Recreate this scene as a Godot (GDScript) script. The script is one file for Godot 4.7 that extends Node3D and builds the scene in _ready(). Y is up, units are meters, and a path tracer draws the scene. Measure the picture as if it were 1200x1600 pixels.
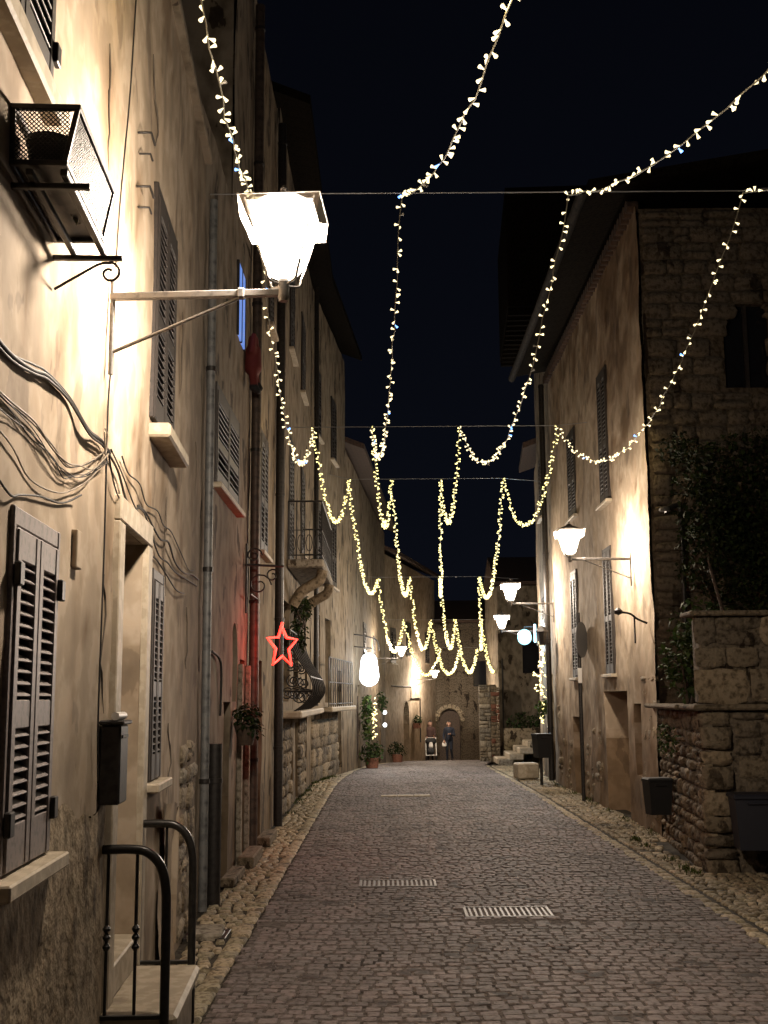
extends Node3D
# A narrow old-town street at night: lanterns on wall brackets, strings of fairy lights on cross cables, plastered and stone houses.
# Distances along the street are written d (metres ahead of the camera, which is at -z).

var rng := RandomNumberGenerator.new()
var M := {}
var taken := {}
var cache := {}
var blobs := FastNoiseLite.new()
var fine := FastNoiseLite.new()

# ------------------------------------------------------------------ naming and nodes
func numbered(n: String) -> String:
	if not taken.has(n):
		taken[n] = 0
		return n
	taken[n] += 1
	return "%s_%03d" % [n, taken[n]]

func tag(o: Node3D, label: String, category: String, group := "") -> Node3D:
	o.set_meta("label", label)
	o.set_meta("category", category)
	if group != "":
		o.set_meta("group", group)
	return o

func thing(n: String, label: String, category: String, at := Transform3D(), group := "") -> Node3D:
	var o := Node3D.new()
	o.name = numbered(n)
	o.transform = at
	add_child(o)
	return tag(o, label, category, group)

func structure(n: String, at := Transform3D()) -> Node3D:
	var o := Node3D.new()
	o.name = numbered(n)
	o.transform = at
	add_child(o)
	o.set_meta("kind", "structure")
	o.set_meta("label", {"ground": "dark open ground beyond and behind the houses", "road": "street paved with small grey brown stone cubes", "pavement": "side strip of pale uneven cobbles along the houses"}.get(n, n))
	return o

func part(parent: Node3D, n: String, mesh: Mesh, mat: Material, at := Transform3D()) -> MeshInstance3D:
	var o := MeshInstance3D.new()
	o.name = n
	o.mesh = mesh
	o.material_override = mat
	o.transform = at
	var k := 0
	while parent.has_node(NodePath(String(o.name))):
		k += 1
		if k == 1 and parent.has_meta("n_" + n):
			k = int(parent.get_meta("n_" + n)) + 1
		o.name = "%s_%03d" % [n, k]
	if k > 0:
		parent.set_meta("n_" + n, k)
	parent.add_child(o)
	return o

func multi(parent: Node3D, n: String, mesh: Mesh, mat: Material, xs: Array, cols := []) -> MultiMeshInstance3D:
	var mm := MultiMesh.new()
	mm.transform_format = MultiMesh.TRANSFORM_3D
	mm.use_colors = cols.size() > 0
	mm.mesh = mesh
	mm.instance_count = xs.size()
	for i in xs.size():
		mm.set_instance_transform(i, xs[i])
		if cols.size() > 0:
			mm.set_instance_color(i, cols[i])
	var o := MultiMeshInstance3D.new()
	o.name = n
	o.multimesh = mm
	o.material_override = mat
	o.set_meta("kind", "stuff")
	parent.add_child(o, true)
	return o

func pos(x: float, y: float, d: float) -> Vector3:
	return Vector3(x, y, -d)

func at(x: float, y: float, d: float, turn := 0.0) -> Transform3D:
	return Transform3D(Basis(Vector3.UP, turn), Vector3(x, y, -d))

func wall_frame(x0: float, d0: float, x1: float, d1: float) -> Transform3D:
	# local x runs along the wall, y up, z out of the wall into the street
	var u := Vector3(x1 - x0, 0, -(d1 - d0)).normalized()
	return Transform3D(Basis(u, Vector3.UP, u.cross(Vector3.UP)), Vector3(x0, 0, -d0))

func loc(x: float, y: float, z: float) -> Transform3D:
	return Transform3D(Basis(), Vector3(x, y, z))

# ------------------------------------------------------------------ mesh building
func mb() -> SurfaceTool:
	var st := SurfaceTool.new()
	st.begin(Mesh.PRIMITIVE_TRIANGLES)
	return st

func tri(st: SurfaceTool, a: Vector3, b: Vector3, c: Vector3, na: Vector3, nb: Vector3, nc: Vector3) -> void:
	if (b - a).cross(c - a).dot(na + nb + nc) > 0.0:
		var t := b
		b = c
		c = t
		t = nb
		nb = nc
		nc = t
	st.set_normal(na)
	st.add_vertex(a)
	st.set_normal(nb)
	st.add_vertex(b)
	st.set_normal(nc)
	st.add_vertex(c)

func quad(st: SurfaceTool, a: Vector3, b: Vector3, c: Vector3, d: Vector3, n: Vector3) -> void:
	tri(st, a, b, c, n, n, n)
	tri(st, a, c, d, n, n, n)

func box(st: SurfaceTool, c: Vector3, s: Vector3, bev := 0.0, basis := Basis()) -> void:
	var h := s / 2.0
	var X := [Vector3(1, 0, 0), Vector3(0, 1, 0), Vector3(0, 0, 1)]
	var b := minf(bev, minf(h.x, minf(h.y, h.z)) * 0.9)
	for ax in 3:
		for sg in [-1.0, 1.0]:
			var n: Vector3 = X[ax] * sg
			var u: Vector3 = X[(ax + 1) % 3]
			var v: Vector3 = X[(ax + 2) % 3]
			var hu: float = h[(ax + 1) % 3] - b
			var hv: float = h[(ax + 2) % 3] - b
			var o: Vector3 = n * h[ax]
			quad(st, c + basis * (o - u * hu - v * hv), c + basis * (o + u * hu - v * hv), c + basis * (o + u * hu + v * hv), c + basis * (o - u * hu + v * hv), basis * n)
	if b > 0.0:
		for ax in 3:
			var u: Vector3 = X[(ax + 1) % 3]
			var v: Vector3 = X[(ax + 2) % 3]
			var w: Vector3 = X[ax] * (h[ax] - b)
			var hu: float = h[(ax + 1) % 3]
			var hv: float = h[(ax + 2) % 3]
			for su in [-1.0, 1.0]:
				for sv in [-1.0, 1.0]:
					var p: Vector3 = u * su * hu + v * sv * (hv - b)
					var q: Vector3 = u * su * (hu - b) + v * sv * hv
					quad(st, c + basis * (p - w), c + basis * (p + w), c + basis * (q + w), c + basis * (q - w), basis * ((u * su + v * sv).normalized()))
		for sx in [-1.0, 1.0]:
			for sy in [-1.0, 1.0]:
				for sz in [-1.0, 1.0]:
					var e := Vector3(sx, sy, sz)
					var n := basis * e.normalized()
					tri(st, c + basis * Vector3(sx * h.x, sy * (h.y - b), sz * (h.z - b)), c + basis * Vector3(sx * (h.x - b), sy * h.y, sz * (h.z - b)), c + basis * Vector3(sx * (h.x - b), sy * (h.y - b), sz * h.z), n, n, n)

func box_mesh(s: Vector3, bev := 0.0) -> Mesh:
	var key := "box %s %s" % [s, bev]
	if not cache.has(key):
		var st := mb()
		box(st, Vector3.ZERO, s, bev)
		cache[key] = st.commit()
	return cache[key]

func tube(st: SurfaceTool, pts: Array, r, sides := 8) -> void:
	var n := pts.size()
	var rings := []
	var dirs := []
	var ref := Vector3.ZERO
	for i in n:
		var t: Vector3 = (pts[mini(i + 1, n - 1)] - pts[maxi(i - 1, 0)]).normalized()
		if i == 0:
			ref = t.cross(Vector3.UP) if absf(t.y) < 0.9 else t.cross(Vector3.RIGHT)
		ref = (ref - t * ref.dot(t)).normalized()
		var bi := t.cross(ref)
		var ring := []
		var dd := []
		var rad: float = r[i] if r is Array else r
		for k in sides:
			var a := TAU * k / sides
			var o := ref * cos(a) + bi * sin(a)
			dd.append(o)
			ring.append(pts[i] + o * rad)
		rings.append(ring)
		dirs.append(dd)
	for i in n - 1:
		for k in sides:
			var k2 := (k + 1) % sides
			tri(st, rings[i][k], rings[i][k2], rings[i + 1][k2], dirs[i][k], dirs[i][k2], dirs[i + 1][k2])
			tri(st, rings[i][k], rings[i + 1][k2], rings[i + 1][k], dirs[i][k], dirs[i + 1][k2], dirs[i + 1][k])
	for e in [0, n - 1]:
		var t: Vector3 = (pts[0] - pts[1]).normalized() if e == 0 else (pts[n - 1] - pts[n - 2]).normalized()
		for k in range(1, sides - 1):
			tri(st, rings[e][0], rings[e][k], rings[e][k + 1], t, t, t)

func tube_mesh(pts: Array, r, sides := 8) -> Mesh:
	var st := mb()
	tube(st, pts, r, sides)
	return st.commit()

func lathe(st: SurfaceTool, prof: Array, sides := 16, at_ := Transform3D(), flat_turn := 0.0) -> void:
	for i in prof.size() - 1:
		var p: Vector2 = prof[i]
		var q: Vector2 = prof[i + 1]
		var sl := Vector2(q.y - p.y, -(q.x - p.x)).normalized()
		for k in sides:
			var a := TAU * k / sides + flat_turn
			var b := TAU * (k + 1) / sides + flat_turn
			var va := Vector3(cos(a), 0, sin(a))
			var vb := Vector3(cos(b), 0, sin(b))
			var na := va * sl.x + Vector3.UP * sl.y
			var nb := vb * sl.x + Vector3.UP * sl.y
			if sides <= 6:
				na = ((va + vb).normalized() * sl.x + Vector3.UP * sl.y).normalized()
				nb = na
			var A := va * p.x + Vector3.UP * p.y
			var B := vb * p.x + Vector3.UP * p.y
			var C := vb * q.x + Vector3.UP * q.y
			var D := va * q.x + Vector3.UP * q.y
			var bs := at_.basis
			if p.x > 0.0001:
				tri(st, at_ * A, at_ * B, at_ * C, bs * na, bs * nb, bs * nb)
			if q.x > 0.0001:
				tri(st, at_ * A, at_ * C, at_ * D, bs * na, bs * nb, bs * na)

func lathe_mesh(prof: Array, sides := 16, flat_turn := 0.0) -> Mesh:
	var st := mb()
	lathe(st, prof, sides, Transform3D(), flat_turn)
	return st.commit()

func curve(pts: Array, steps := 6) -> Array:
	# Catmull-Rom through the points
	var out := []
	for i in pts.size() - 1:
		var p0: Vector3 = pts[maxi(i - 1, 0)]
		var p1: Vector3 = pts[i]
		var p2: Vector3 = pts[i + 1]
		var p3: Vector3 = pts[mini(i + 2, pts.size() - 1)]
		for k in steps:
			out.append(p1.cubic_interpolate(p2, p0, p3, float(k) / steps))
	out.append(pts[-1])
	return out

# A plastered wall face with openings: a grid that bulges a little, reveals and a back to every opening.
# opens: [s0, s1, h0, h1, depth]
func facade(L: float, h0: float, h1: float, opens: Array, cell: float, amp: float, col: Callable, seed_off := 0.0, ragged := 0.0) -> ArrayMesh:
	var cs := [0.0, L]
	var ch := [h0, h1]
	for o in opens:
		cs.append_array([clampf(o[0], 0, L), clampf(o[1], 0, L)])
		ch.append_array([clampf(o[2], h0, h1), clampf(o[3], h0, h1)])
	cs = cuts(cs, cell)
	ch = cuts(ch, cell)
	var v := PackedVector3Array()
	var nn := PackedVector3Array()
	var cc := PackedColorArray()
	var ix := PackedInt32Array()
	var ns := cs.size()
	var nh := ch.size()
	var P := func(s: float, h: float) -> Vector3:
		var hh := h
		if ragged > 0.0 and h >= h1 - 0.001:
			hh = h + ragged * fine.get_noise_2d(s * 55.0 + seed_off, 3.0)
		return Vector3(s, hh, amp * (blobs.get_noise_2d(s * 55.0 + seed_off, h * 55.0) + 0.35 * fine.get_noise_2d(s * 120.0, h * 120.0 + seed_off)))
	for j in nh:
		for i in ns:
			var s: float = cs[i]
			var h: float = ch[j]
			var p: Vector3 = P.call(s, h)
			v.append(p)
			var ds: float = (P.call(s + 0.04, h).z - P.call(s - 0.04, h).z) / 0.08
			var dh: float = (P.call(s, h + 0.04).z - P.call(s, h - 0.04).z) / 0.08
			nn.append(Vector3(-ds, -dh, 1).normalized())
			cc.append(col.call(s, h))
	for j in nh - 1:
		for i in ns - 1:
			var ms: float = (cs[i] + cs[i + 1]) / 2
			var mh: float = (ch[j] + ch[j + 1]) / 2
			var skip := false
			for o in opens:
				if ms > o[0] and ms < o[1] and mh > o[2] and mh < o[3]:
					skip = true
			if skip:
				continue
			var a := j * ns + i
			ix.append_array([a, a + ns, a + ns + 1, a, a + ns + 1, a + 1])
	for o in opens:
		var dep: float = o[4]
		var put := func(p: Vector3, q: Vector3, n: Vector3) -> void:
			var b := v.size()
			for e in [p, q, Vector3(q.x, q.y, -dep), Vector3(p.x, p.y, -dep)]:
				v.append(e)
				nn.append(n)
				cc.append(col.call(p.x, p.y))
			var g: Vector3 = (v[b + 1] - v[b]).cross(v[b + 2] - v[b])
			if g.dot(n) > 0:
				ix.append_array([b, b + 2, b + 1, b, b + 3, b + 2])
			else:
				ix.append_array([b, b + 1, b + 2, b, b + 2, b + 3])
		for i in ns - 1:
			if cs[i] >= o[0] - 0.0005 and cs[i + 1] <= o[1] + 0.0005:
				if o[2] > h0:
					put.call(P.call(cs[i], o[2]), P.call(cs[i + 1], o[2]), Vector3.UP)
				if o[3] < h1:
					put.call(P.call(cs[i], o[3]), P.call(cs[i + 1], o[3]), Vector3.DOWN)
		for j in nh - 1:
			if ch[j] >= o[2] - 0.0005 and ch[j + 1] <= o[3] + 0.0005:
				put.call(P.call(o[0], ch[j]), P.call(o[0], ch[j + 1]), Vector3.RIGHT)
				put.call(P.call(o[1], ch[j]), P.call(o[1], ch[j + 1]), Vector3.LEFT)
		var b := v.size()
		for e in [Vector3(o[0], o[2], -dep), Vector3(o[1], o[2], -dep), Vector3(o[1], o[3], -dep), Vector3(o[0], o[3], -dep)]:
			v.append(e)
			nn.append(Vector3(0, 0, 1))
			cc.append(col.call(e.x, e.y))
		ix.append_array([b, b + 3, b + 2, b, b + 2, b + 1])
	var arr := []
	arr.resize(Mesh.ARRAY_MAX)
	arr[Mesh.ARRAY_VERTEX] = v
	arr[Mesh.ARRAY_NORMAL] = nn
	arr[Mesh.ARRAY_COLOR] = cc
	arr[Mesh.ARRAY_INDEX] = ix
	var m := ArrayMesh.new()
	m.add_surface_from_arrays(Mesh.PRIMITIVE_TRIANGLES, arr)
	return m

func cuts(a: Array, cell: float) -> Array:
	a.sort()
	var u := [a[0]]
	for x in a:
		if x - u[-1] > 0.001:
			u.append(x)
	var out := []
	for i in u.size() - 1:
		var n := maxi(1, int(ceil((u[i + 1] - u[i]) / cell)))
		for k in n:
			out.append(lerpf(u[i], u[i + 1], float(k) / n))
	out.append(u[-1])
	return out

# fills the two upper corners of an opening so that it ends in an arch
func arch(s0: float, s1: float, h1: float, dep: float, round_ := 1.0) -> Mesh:
	var st := mb()
	var r := (s1 - s0) / 2.0
	var c := (s0 + s1) / 2.0
	var top := h1 - 0.004
	var N := 12
	for k in N:
		var a := PI * k / N
		var b := PI * (k + 1) / N
		var pa := Vector3(c - r * cos(a), top - r * round_ + r * round_ * sin(a), 0.002)
		var pb := Vector3(c - r * cos(b), top - r * round_ + r * round_ * sin(b), 0.002)
		var ta := Vector3(pa.x, top + 0.02, 0.002)
		var tb := Vector3(pb.x, top + 0.02, 0.002)
		quad(st, pa, pb, tb, ta, Vector3(0, 0, 1))
		var back := Vector3(0, 0, -dep)
		var n := (Vector3(c, top - r * round_, 0) - (pa + pb) / 2)
		n.z = 0
		quad(st, pa, pb, pb + back, pa + back, n.normalized())
	return st.commit()

func shell(L: float, h0: float, h1: float, depth: float, inset := 0.003) -> Mesh:
	# the sides, back and top that close a house behind its street front
	var st := mb()
	var a := inset
	var b := L - inset
	var z := -depth
	var f := -0.03
	quad(st, Vector3(a, h0, f), Vector3(a, h1, f), Vector3(a, h1, z), Vector3(a, h0, z), Vector3.LEFT)
	quad(st, Vector3(b, h0, f), Vector3(b, h1, f), Vector3(b, h1, z), Vector3(b, h0, z), Vector3.RIGHT)
	quad(st, Vector3(a, h0, z), Vector3(b, h0, z), Vector3(b, h1, z), Vector3(a, h1, z), Vector3.FORWARD)
	quad(st, Vector3(a, h1, f), Vector3(b, h1, f), Vector3(b, h1, z), Vector3(a, h1, z), Vector3.UP)
	return st.commit()

# a tiled roof that overhangs the street: slab with eave, pitch up and away
func roof_mesh(L: float, h: float, over: float, depth: float, rise: float, extra := 0.15) -> Mesh:
	var st := mb()
	var a := -extra
	var b := L + extra
	var t := 0.14
	var p0 := Vector3(0, h, over)
	var p1 := Vector3(0, h + rise, -depth / 2)
	var p2 := Vector3(0, h, -depth - 0.2)
	for seg in [[p0, p1], [p1, p2]]:
		var u: Vector3 = seg[0]
		var w: Vector3 = seg[1]
		var n := Vector3(0, w.z - u.z, -(w.y - u.y)).normalized()
		if n.y < 0:
			n = -n
		var A := Vector3(a, 0, 0)
		var B := Vector3(b, 0, 0)
		var T := Vector3(0, t, 0)
		quad(st, u + A + T, u + B + T, w + B + T, w + A + T, n)
		quad(st, u + A, u + B, w + B, w + A, -n)
		quad(st, u + A, u + A + T, w + A + T, w + A, Vector3.LEFT)
		quad(st, u + B, u + B + T, w + B + T, w + B, Vector3.RIGHT)
	quad(st, p0 + Vector3(a, 0, 0), p0 + Vector3(b, 0, 0), p0 + Vector3(b, t, 0), p0 + Vector3(a, t, 0), Vector3.BACK)
	return st.commit()

func stone_mesh(k: int) -> Mesh:
	# a unit stone (1 x 1 x 1, front at +z) with a rough, rounded, uneven front
	var key := "stone %d" % k
	if cache.has(key):
		return cache[key]
	var r := RandomNumberGenerator.new()
	r.seed = 900 + k
	var g := 4
	var pt := []
	for j in g + 1:
		var row := []
		for i in g + 1:
			var x := float(i) / g - 0.5
			var y := float(j) / g - 0.5
			var edge := i == 0 or j == 0 or i == g or j == g
			var corner := (i == 0 or i == g) and (j == 0 or j == g)
			var q := Vector3(x, y, 0.5)
			q.x += r.randf_range(-0.05, 0.05)
			q.y += r.randf_range(-0.05, 0.05)
			q.z += r.randf_range(-0.14, 0.08)
			if edge:
				q.z -= r.randf_range(0.10, 0.26)
				q.x *= 0.985
				q.y *= 0.985
			if corner:
				q.x *= r.randf_range(0.86, 0.99)
				q.y *= r.randf_range(0.86, 0.99)
				q.z -= 0.06
			row.append(q)
		pt.append(row)
	var st := mb()
	st.set_smooth_group(0)
	var emit := func(a: Vector3, b: Vector3, c: Vector3) -> void:
		if (b - a).cross(c - a).dot((a + b + c) / 3.0) > 0:
			var t := b
			b = c
			c = t
		st.add_vertex(a)
		st.add_vertex(b)
		st.add_vertex(c)
	for j in g:
		for i in g:
			emit.call(pt[j][i], pt[j][i + 1], pt[j + 1][i + 1])
			emit.call(pt[j][i], pt[j + 1][i + 1], pt[j + 1][i])
	var rim := []
	for i in g:
		rim.append(pt[0][i])
	for j in g:
		rim.append(pt[j][g])
	for i in g:
		rim.append(pt[g][g - i])
	for j in g:
		rim.append(pt[g - j][0])
	for i in rim.size():
		var a: Vector3 = rim[i]
		var b: Vector3 = rim[(i + 1) % rim.size()]
		var c := Vector3(b.x, b.y, -0.5)
		var d := Vector3(a.x, a.y, -0.5)
		emit.call(a, b, c)
		emit.call(a, c, d)
	st.generate_normals()
	cache[key] = st.commit()
	return cache[key]

func cobble_mesh(k: int, round_ := 0.35) -> Mesh:
	# a unit sett: footprint 1 x 1, top at y = 0, worn and slightly domed
	var key := "cobble %d %s" % [k, round_]
	if cache.has(key):
		return cache[key]
	var r := RandomNumberGenerator.new()
	r.seed = 300 + k
	var n := 8
	var ringA := []
	var ringB := []
	var ringC := []
	for i in n:
		var a := TAU * i / n + 0.0
		var sq := 1.0 / maxf(absf(cos(a)), absf(sin(a)))
		var rad := lerpf(sq, 1.0, round_) * 0.5 * r.randf_range(0.94, 1.02)
		ringA.append(Vector3(cos(a) * rad, -1.0, sin(a) * rad))
		ringB.append(Vector3(cos(a) * rad * 0.97, -0.16 - round_ * 0.5 + r.randf_range(-0.05, 0.05), sin(a) * rad * 0.97))
		ringC.append(Vector3(cos(a) * rad * (0.9 - round_ * 0.4), -0.02 - round_ * 0.12 + r.randf_range(-0.04, 0.03), sin(a) * rad * (0.9 - round_ * 0.4)))
	var st := mb()
	st.set_smooth_group(0)
	var emit := func(a: Vector3, b: Vector3, c: Vector3) -> void:
		if (b - a).cross(c - a).dot((a + b + c) / 3.0 + Vector3(0, 0.6, 0)) > 0:
			var t := b
			b = c
			c = t
		st.add_vertex(a)
		st.add_vertex(b)
		st.add_vertex(c)
	for i in n:
		var j := (i + 1) % n
		emit.call(ringA[i], ringA[j], ringB[j])
		emit.call(ringA[i], ringB[j], ringB[i])
		emit.call(ringB[i], ringB[j], ringC[j])
		emit.call(ringB[i], ringC[j], ringC[i])
	if round_ < 0.2:
		st.set_smooth_group(1)
	for i in n:
		emit.call(ringC[i], ringC[(i + 1) % n], Vector3(0, 0, 0))
	st.generate_normals()
	cache[key] = st.commit()
	return cache[key]

# ------------------------------------------------------------------ materials
func ntex(seed_: int, freq: float, oct: int, stops: Array, size := 512, kind := FastNoiseLite.TYPE_SIMPLEX_SMOOTH) -> NoiseTexture2D:
	var n := FastNoiseLite.new()
	n.noise_type = kind
	n.seed = seed_
	n.frequency = freq
	n.fractal_octaves = oct
	n.fractal_gain = 0.55
	var t := NoiseTexture2D.new()
	t.width = size
	t.height = size
	t.seamless = true
	t.noise = n
	var g := Gradient.new()
	var off := PackedFloat32Array()
	var col := PackedColorArray()
	for s in stops:
		off.append(s[0])
		col.append(s[1])
	g.offsets = off
	g.colors = col
	t.color_ramp = g
	return t

func lin(r: float, g: float, b: float) -> Color:
	return Color(r, g, b).linear_to_srgb()

func grey(a: float, b: float) -> Array:
	return [[0.0, Color(a, a, a)], [1.0, Color(b, b, b)]]

# surface with a mottled colour, a broad stain over it and fine relief, all in world space
func rough_mat(n: String, c: Color, seed_: int, scale := Vector3(0.6, 0.6, 0.6), relief := 0.3, rough := 0.9, streak := 0.5, vary := 0.35) -> StandardMaterial3D:
	var m := StandardMaterial3D.new()
	m.resource_name = n
	m.albedo_color = c
	m.roughness = rough
	m.metallic_specular = 0.35
	m.vertex_color_use_as_albedo = true
	m.albedo_texture = ntex(seed_, 0.012, 5, [[0.0, Color(1.0 - vary, 1.0 - vary * 1.05, 1.0 - vary * 1.12)], [0.45, Color(0.92, 0.91, 0.89)], [0.62, Color(1, 1, 1)], [1.0, Color(1.0, 0.98, 0.95)]])
	m.uv1_triplanar = true
	m.uv1_world_triplanar = true
	m.uv1_scale = scale
	m.uv1_triplanar_sharpness = 4.0
	m.heightmap_enabled = true
	m.heightmap_texture = ntex(seed_ + 50, 0.03, 5, grey(0, 1))
	m.heightmap_scale = relief
	if streak > 0.0:
		m.detail_enabled = true
		m.detail_blend_mode = BaseMaterial3D.BLEND_MODE_MUL
		m.detail_uv_layer = BaseMaterial3D.DETAIL_UV_2
		m.detail_albedo = ntex(seed_ + 90, 0.0065, 6, [[0.0, Color(1.0 - streak * 1.9, 1.0 - streak * 2.0, 1.0 - streak * 2.1)], [0.225, Color(1.0 - streak * 1.4, 1.0 - streak * 1.5, 1.0 - streak * 1.6)], [0.24, Color(0.93, 0.92, 0.90)], [0.48, Color(0.97, 0.965, 0.955)], [1.0, Color(1, 1, 1)]], 640)
		m.uv2_triplanar = true
		m.uv2_world_triplanar = true
		m.uv2_scale = Vector3(0.38, 0.22, 0.38)
	return m

func plain(n: String, c: Color, rough := 0.6, metal := 0.0) -> StandardMaterial3D:
	var m := StandardMaterial3D.new()
	m.resource_name = n
	m.albedo_color = c
	m.roughness = rough
	m.metallic = metal
	return m

func worn(n: String, c: Color, rough: float, metal: float, seed_: int, scale := 3.0, vary := 0.4) -> StandardMaterial3D:
	var m := plain(n, c, rough, metal)
	m.albedo_texture = ntex(seed_, 0.02, 5, [[0.0, Color(1.0 - vary, 1.0 - vary, 1.0 - vary)], [0.55, Color(1, 1, 1)], [1.0, Color(1, 0.97, 0.94)]], 256)
	m.uv1_triplanar = true
	m.uv1_scale = Vector3(scale, scale, scale)
	m.heightmap_enabled = true
	m.heightmap_texture = m.albedo_texture
	m.heightmap_scale = 0.05
	return m

func glow(n: String, c: Color, e: float) -> StandardMaterial3D:
	var m := plain(n, Color(0.8, 0.8, 0.8), 0.5)
	m.emission_enabled = true
	m.emission = c
	m.emission_energy_multiplier = e
	return m

func materials() -> void:
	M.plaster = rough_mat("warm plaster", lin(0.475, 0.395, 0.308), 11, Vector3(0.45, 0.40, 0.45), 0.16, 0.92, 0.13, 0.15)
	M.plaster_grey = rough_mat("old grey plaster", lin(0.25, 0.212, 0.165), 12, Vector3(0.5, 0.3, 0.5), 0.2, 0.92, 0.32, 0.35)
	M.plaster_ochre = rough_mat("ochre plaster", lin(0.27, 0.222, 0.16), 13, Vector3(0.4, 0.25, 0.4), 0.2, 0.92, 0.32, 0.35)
	M.plinth = rough_mat("rough cast plinth", lin(0.46, 0.385, 0.28), 14, Vector3(1.1, 1.1, 1.1), 0.6, 0.95, 0.2, 0.45)
	M.rubble = rough_mat("rubble", lin(0.27, 0.225, 0.165), 15, Vector3(0.9, 0.9, 0.9), 1.6, 0.95, 0.4, 0.55)
	M.stone = rough_mat("stone", lin(0.36, 0.305, 0.225), 16, Vector3(1.7, 1.7, 1.7), 0.8, 0.9, 0.35, 0.5)
	M.stone_b = rough_mat("brown stone", lin(0.29, 0.235, 0.165), 17, Vector3(1.7, 1.7, 1.7), 0.8, 0.9, 0.35, 0.5)
	M.stone_c = rough_mat("grey stone", lin(0.33, 0.30, 0.25), 18, Vector3(1.7, 1.7, 1.7), 0.8, 0.9, 0.35, 0.5)
	M.stone_mid = rough_mat("weathered brown stone", lin(0.20, 0.165, 0.12), 25, Vector3(1.7, 1.7, 1.7), 1.0, 0.92, 0.35, 0.55)
	M.stone_mid_b = rough_mat("weathered grey stone", lin(0.155, 0.13, 0.10), 26, Vector3(1.7, 1.7, 1.7), 1.0, 0.92, 0.35, 0.55)
	M.stone_dark = rough_mat("dark weathered stone", lin(0.15, 0.127, 0.098), 24, Vector3(1.7, 1.7, 1.7), 0.8, 0.9, 0.35, 0.5)
	M.travertine = rough_mat("pale stone", lin(0.50, 0.44, 0.35), 19, Vector3(1.2, 1.2, 1.2), 0.12, 0.6, 0.10, 0.12)
	M.bed = rough_mat("joint earth", lin(0.145, 0.123, 0.115), 20, Vector3(2, 2, 2), 0.6, 0.95, 0.3, 0.6)
	M.bed_dark = rough_mat("dark joint earth", lin(0.055, 0.047, 0.035), 27, Vector3(2, 2, 2), 0.6, 0.95, 0.3, 0.6)
	M.earth = rough_mat("dark ground", lin(0.09, 0.08, 0.065), 21, Vector3(0.6, 0.6, 0.6), 1.0, 0.95, 0.3, 0.5)
	for i in 4:
		var f: float = [0.80, 0.94, 1.06, 1.20][i]
		var w: float = [1.0, 0.97, 1.03, 1.0][i]
		M["sett%d" % i] = rough_mat("sett", lin(0.205 * f * w, 0.176 * f, 0.175 * f), 22, Vector3(3, 3, 3), 0.25, 0.72, 0.35, 0.4)
		M["pebble%d" % i] = rough_mat("pale cobble", lin(0.42 * f * w, 0.36 * f, 0.255 * f), 23, Vector3(3, 3, 3), 0.5, 0.75, 0.4, 0.45)
	M.iron = worn("dark iron", lin(0.030, 0.027, 0.025), 0.5, 0.35, 31)
	M.iron_grey = worn("grey painted iron", lin(0.14, 0.135, 0.13), 0.5, 0.3, 32)
	M.rail = worn("handrail paint", lin(0.024, 0.022, 0.020), 0.34, 0.2, 33)
	M.shutter = worn("brown shutter paint", lin(0.20, 0.168, 0.158), 0.55, 0.0, 34, 4.0, 0.3)
	M.shutter_dark = worn("dark shutter paint", lin(0.026, 0.020, 0.017), 0.6, 0.0, 35, 4.0, 0.3)
	M.wood = worn("old wood", lin(0.075, 0.050, 0.034), 0.75, 0.0, 36, 3.0, 0.55)
	M.wood_pale = worn("weathered door", lin(0.14, 0.10, 0.075), 0.75, 0.0, 37, 3.0, 0.5)
	M.pipe = worn("copper brown pipe", lin(0.085, 0.062, 0.048), 0.55, 0.3, 38, 2.0, 0.4)
	M.pipe_grey = worn("grey pipe", lin(0.16, 0.165, 0.165), 0.55, 0.2, 39, 2.0, 0.4)
	M.crack = plain("open crack", lin(0.10, 0.08, 0.06), 0.95)
	M.gutter = worn("dull dark gutter", lin(0.040, 0.037, 0.034), 0.8, 0.0, 43, 2.0, 0.4)
	M.eave = worn("sooty wood", lin(0.016, 0.013, 0.010), 0.9, 0.0, 44, 3.0, 0.5)
	M.eave.metallic_specular = 0.08
	M.gutter.metallic_specular = 0.15
	M.cable = plain("black cable", lin(0.014, 0.012, 0.010), 0.7)
	M.cable_pale = plain("pale cable", lin(0.20, 0.165, 0.12), 0.6)
	M.wire = plain("steel wire", lin(0.28, 0.28, 0.28), 0.4, 0.6)
	M.cord = plain("clear cord", lin(0.16, 0.15, 0.11), 0.4)
	M.plastic = plain("black plastic", lin(0.009, 0.009, 0.010), 0.6)
	M.bin_blue = plain("dark blue plastic", lin(0.008, 0.009, 0.017), 0.6)
	M.tile = worn("roof tile", lin(0.085, 0.052, 0.037), 0.9, 0.0, 40, 2.0, 0.5)
	M.pane = plain("dark window", lin(0.012, 0.012, 0.014), 0.12)
	M.terracotta = worn("terracotta", lin(0.24, 0.10, 0.06), 0.8, 0.0, 41, 3.0, 0.4)
	M.leaf = plain("leaf", lin(0.040, 0.062, 0.022), 0.75)
	M.leaf.metallic_specular = 0.25
	M.leaf.backlight_enabled = true
	M.leaf.backlight = Color(0.12, 0.18, 0.06)
	M.leaf.vertex_color_use_as_albedo = true
	M.dry = plain("dry stalks", lin(0.35, 0.30, 0.20), 0.8)
	M.dry.vertex_color_use_as_albedo = true
	M.grate = worn("worn grate steel", lin(0.20, 0.185, 0.17), 0.55, 0.35, 42, 5.0, 0.4)
	M.lamp_glow = glow("lantern glass lit", Color(1.0, 0.93, 0.84), 7.0)
	M.bulb_glow = glow("warm bulb", lin(1.0, 0.81, 0.44), 2.0)
	M.bulb_far = glow("warm bulb far", lin(1.0, 0.84, 0.30), 2.6)
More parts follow.
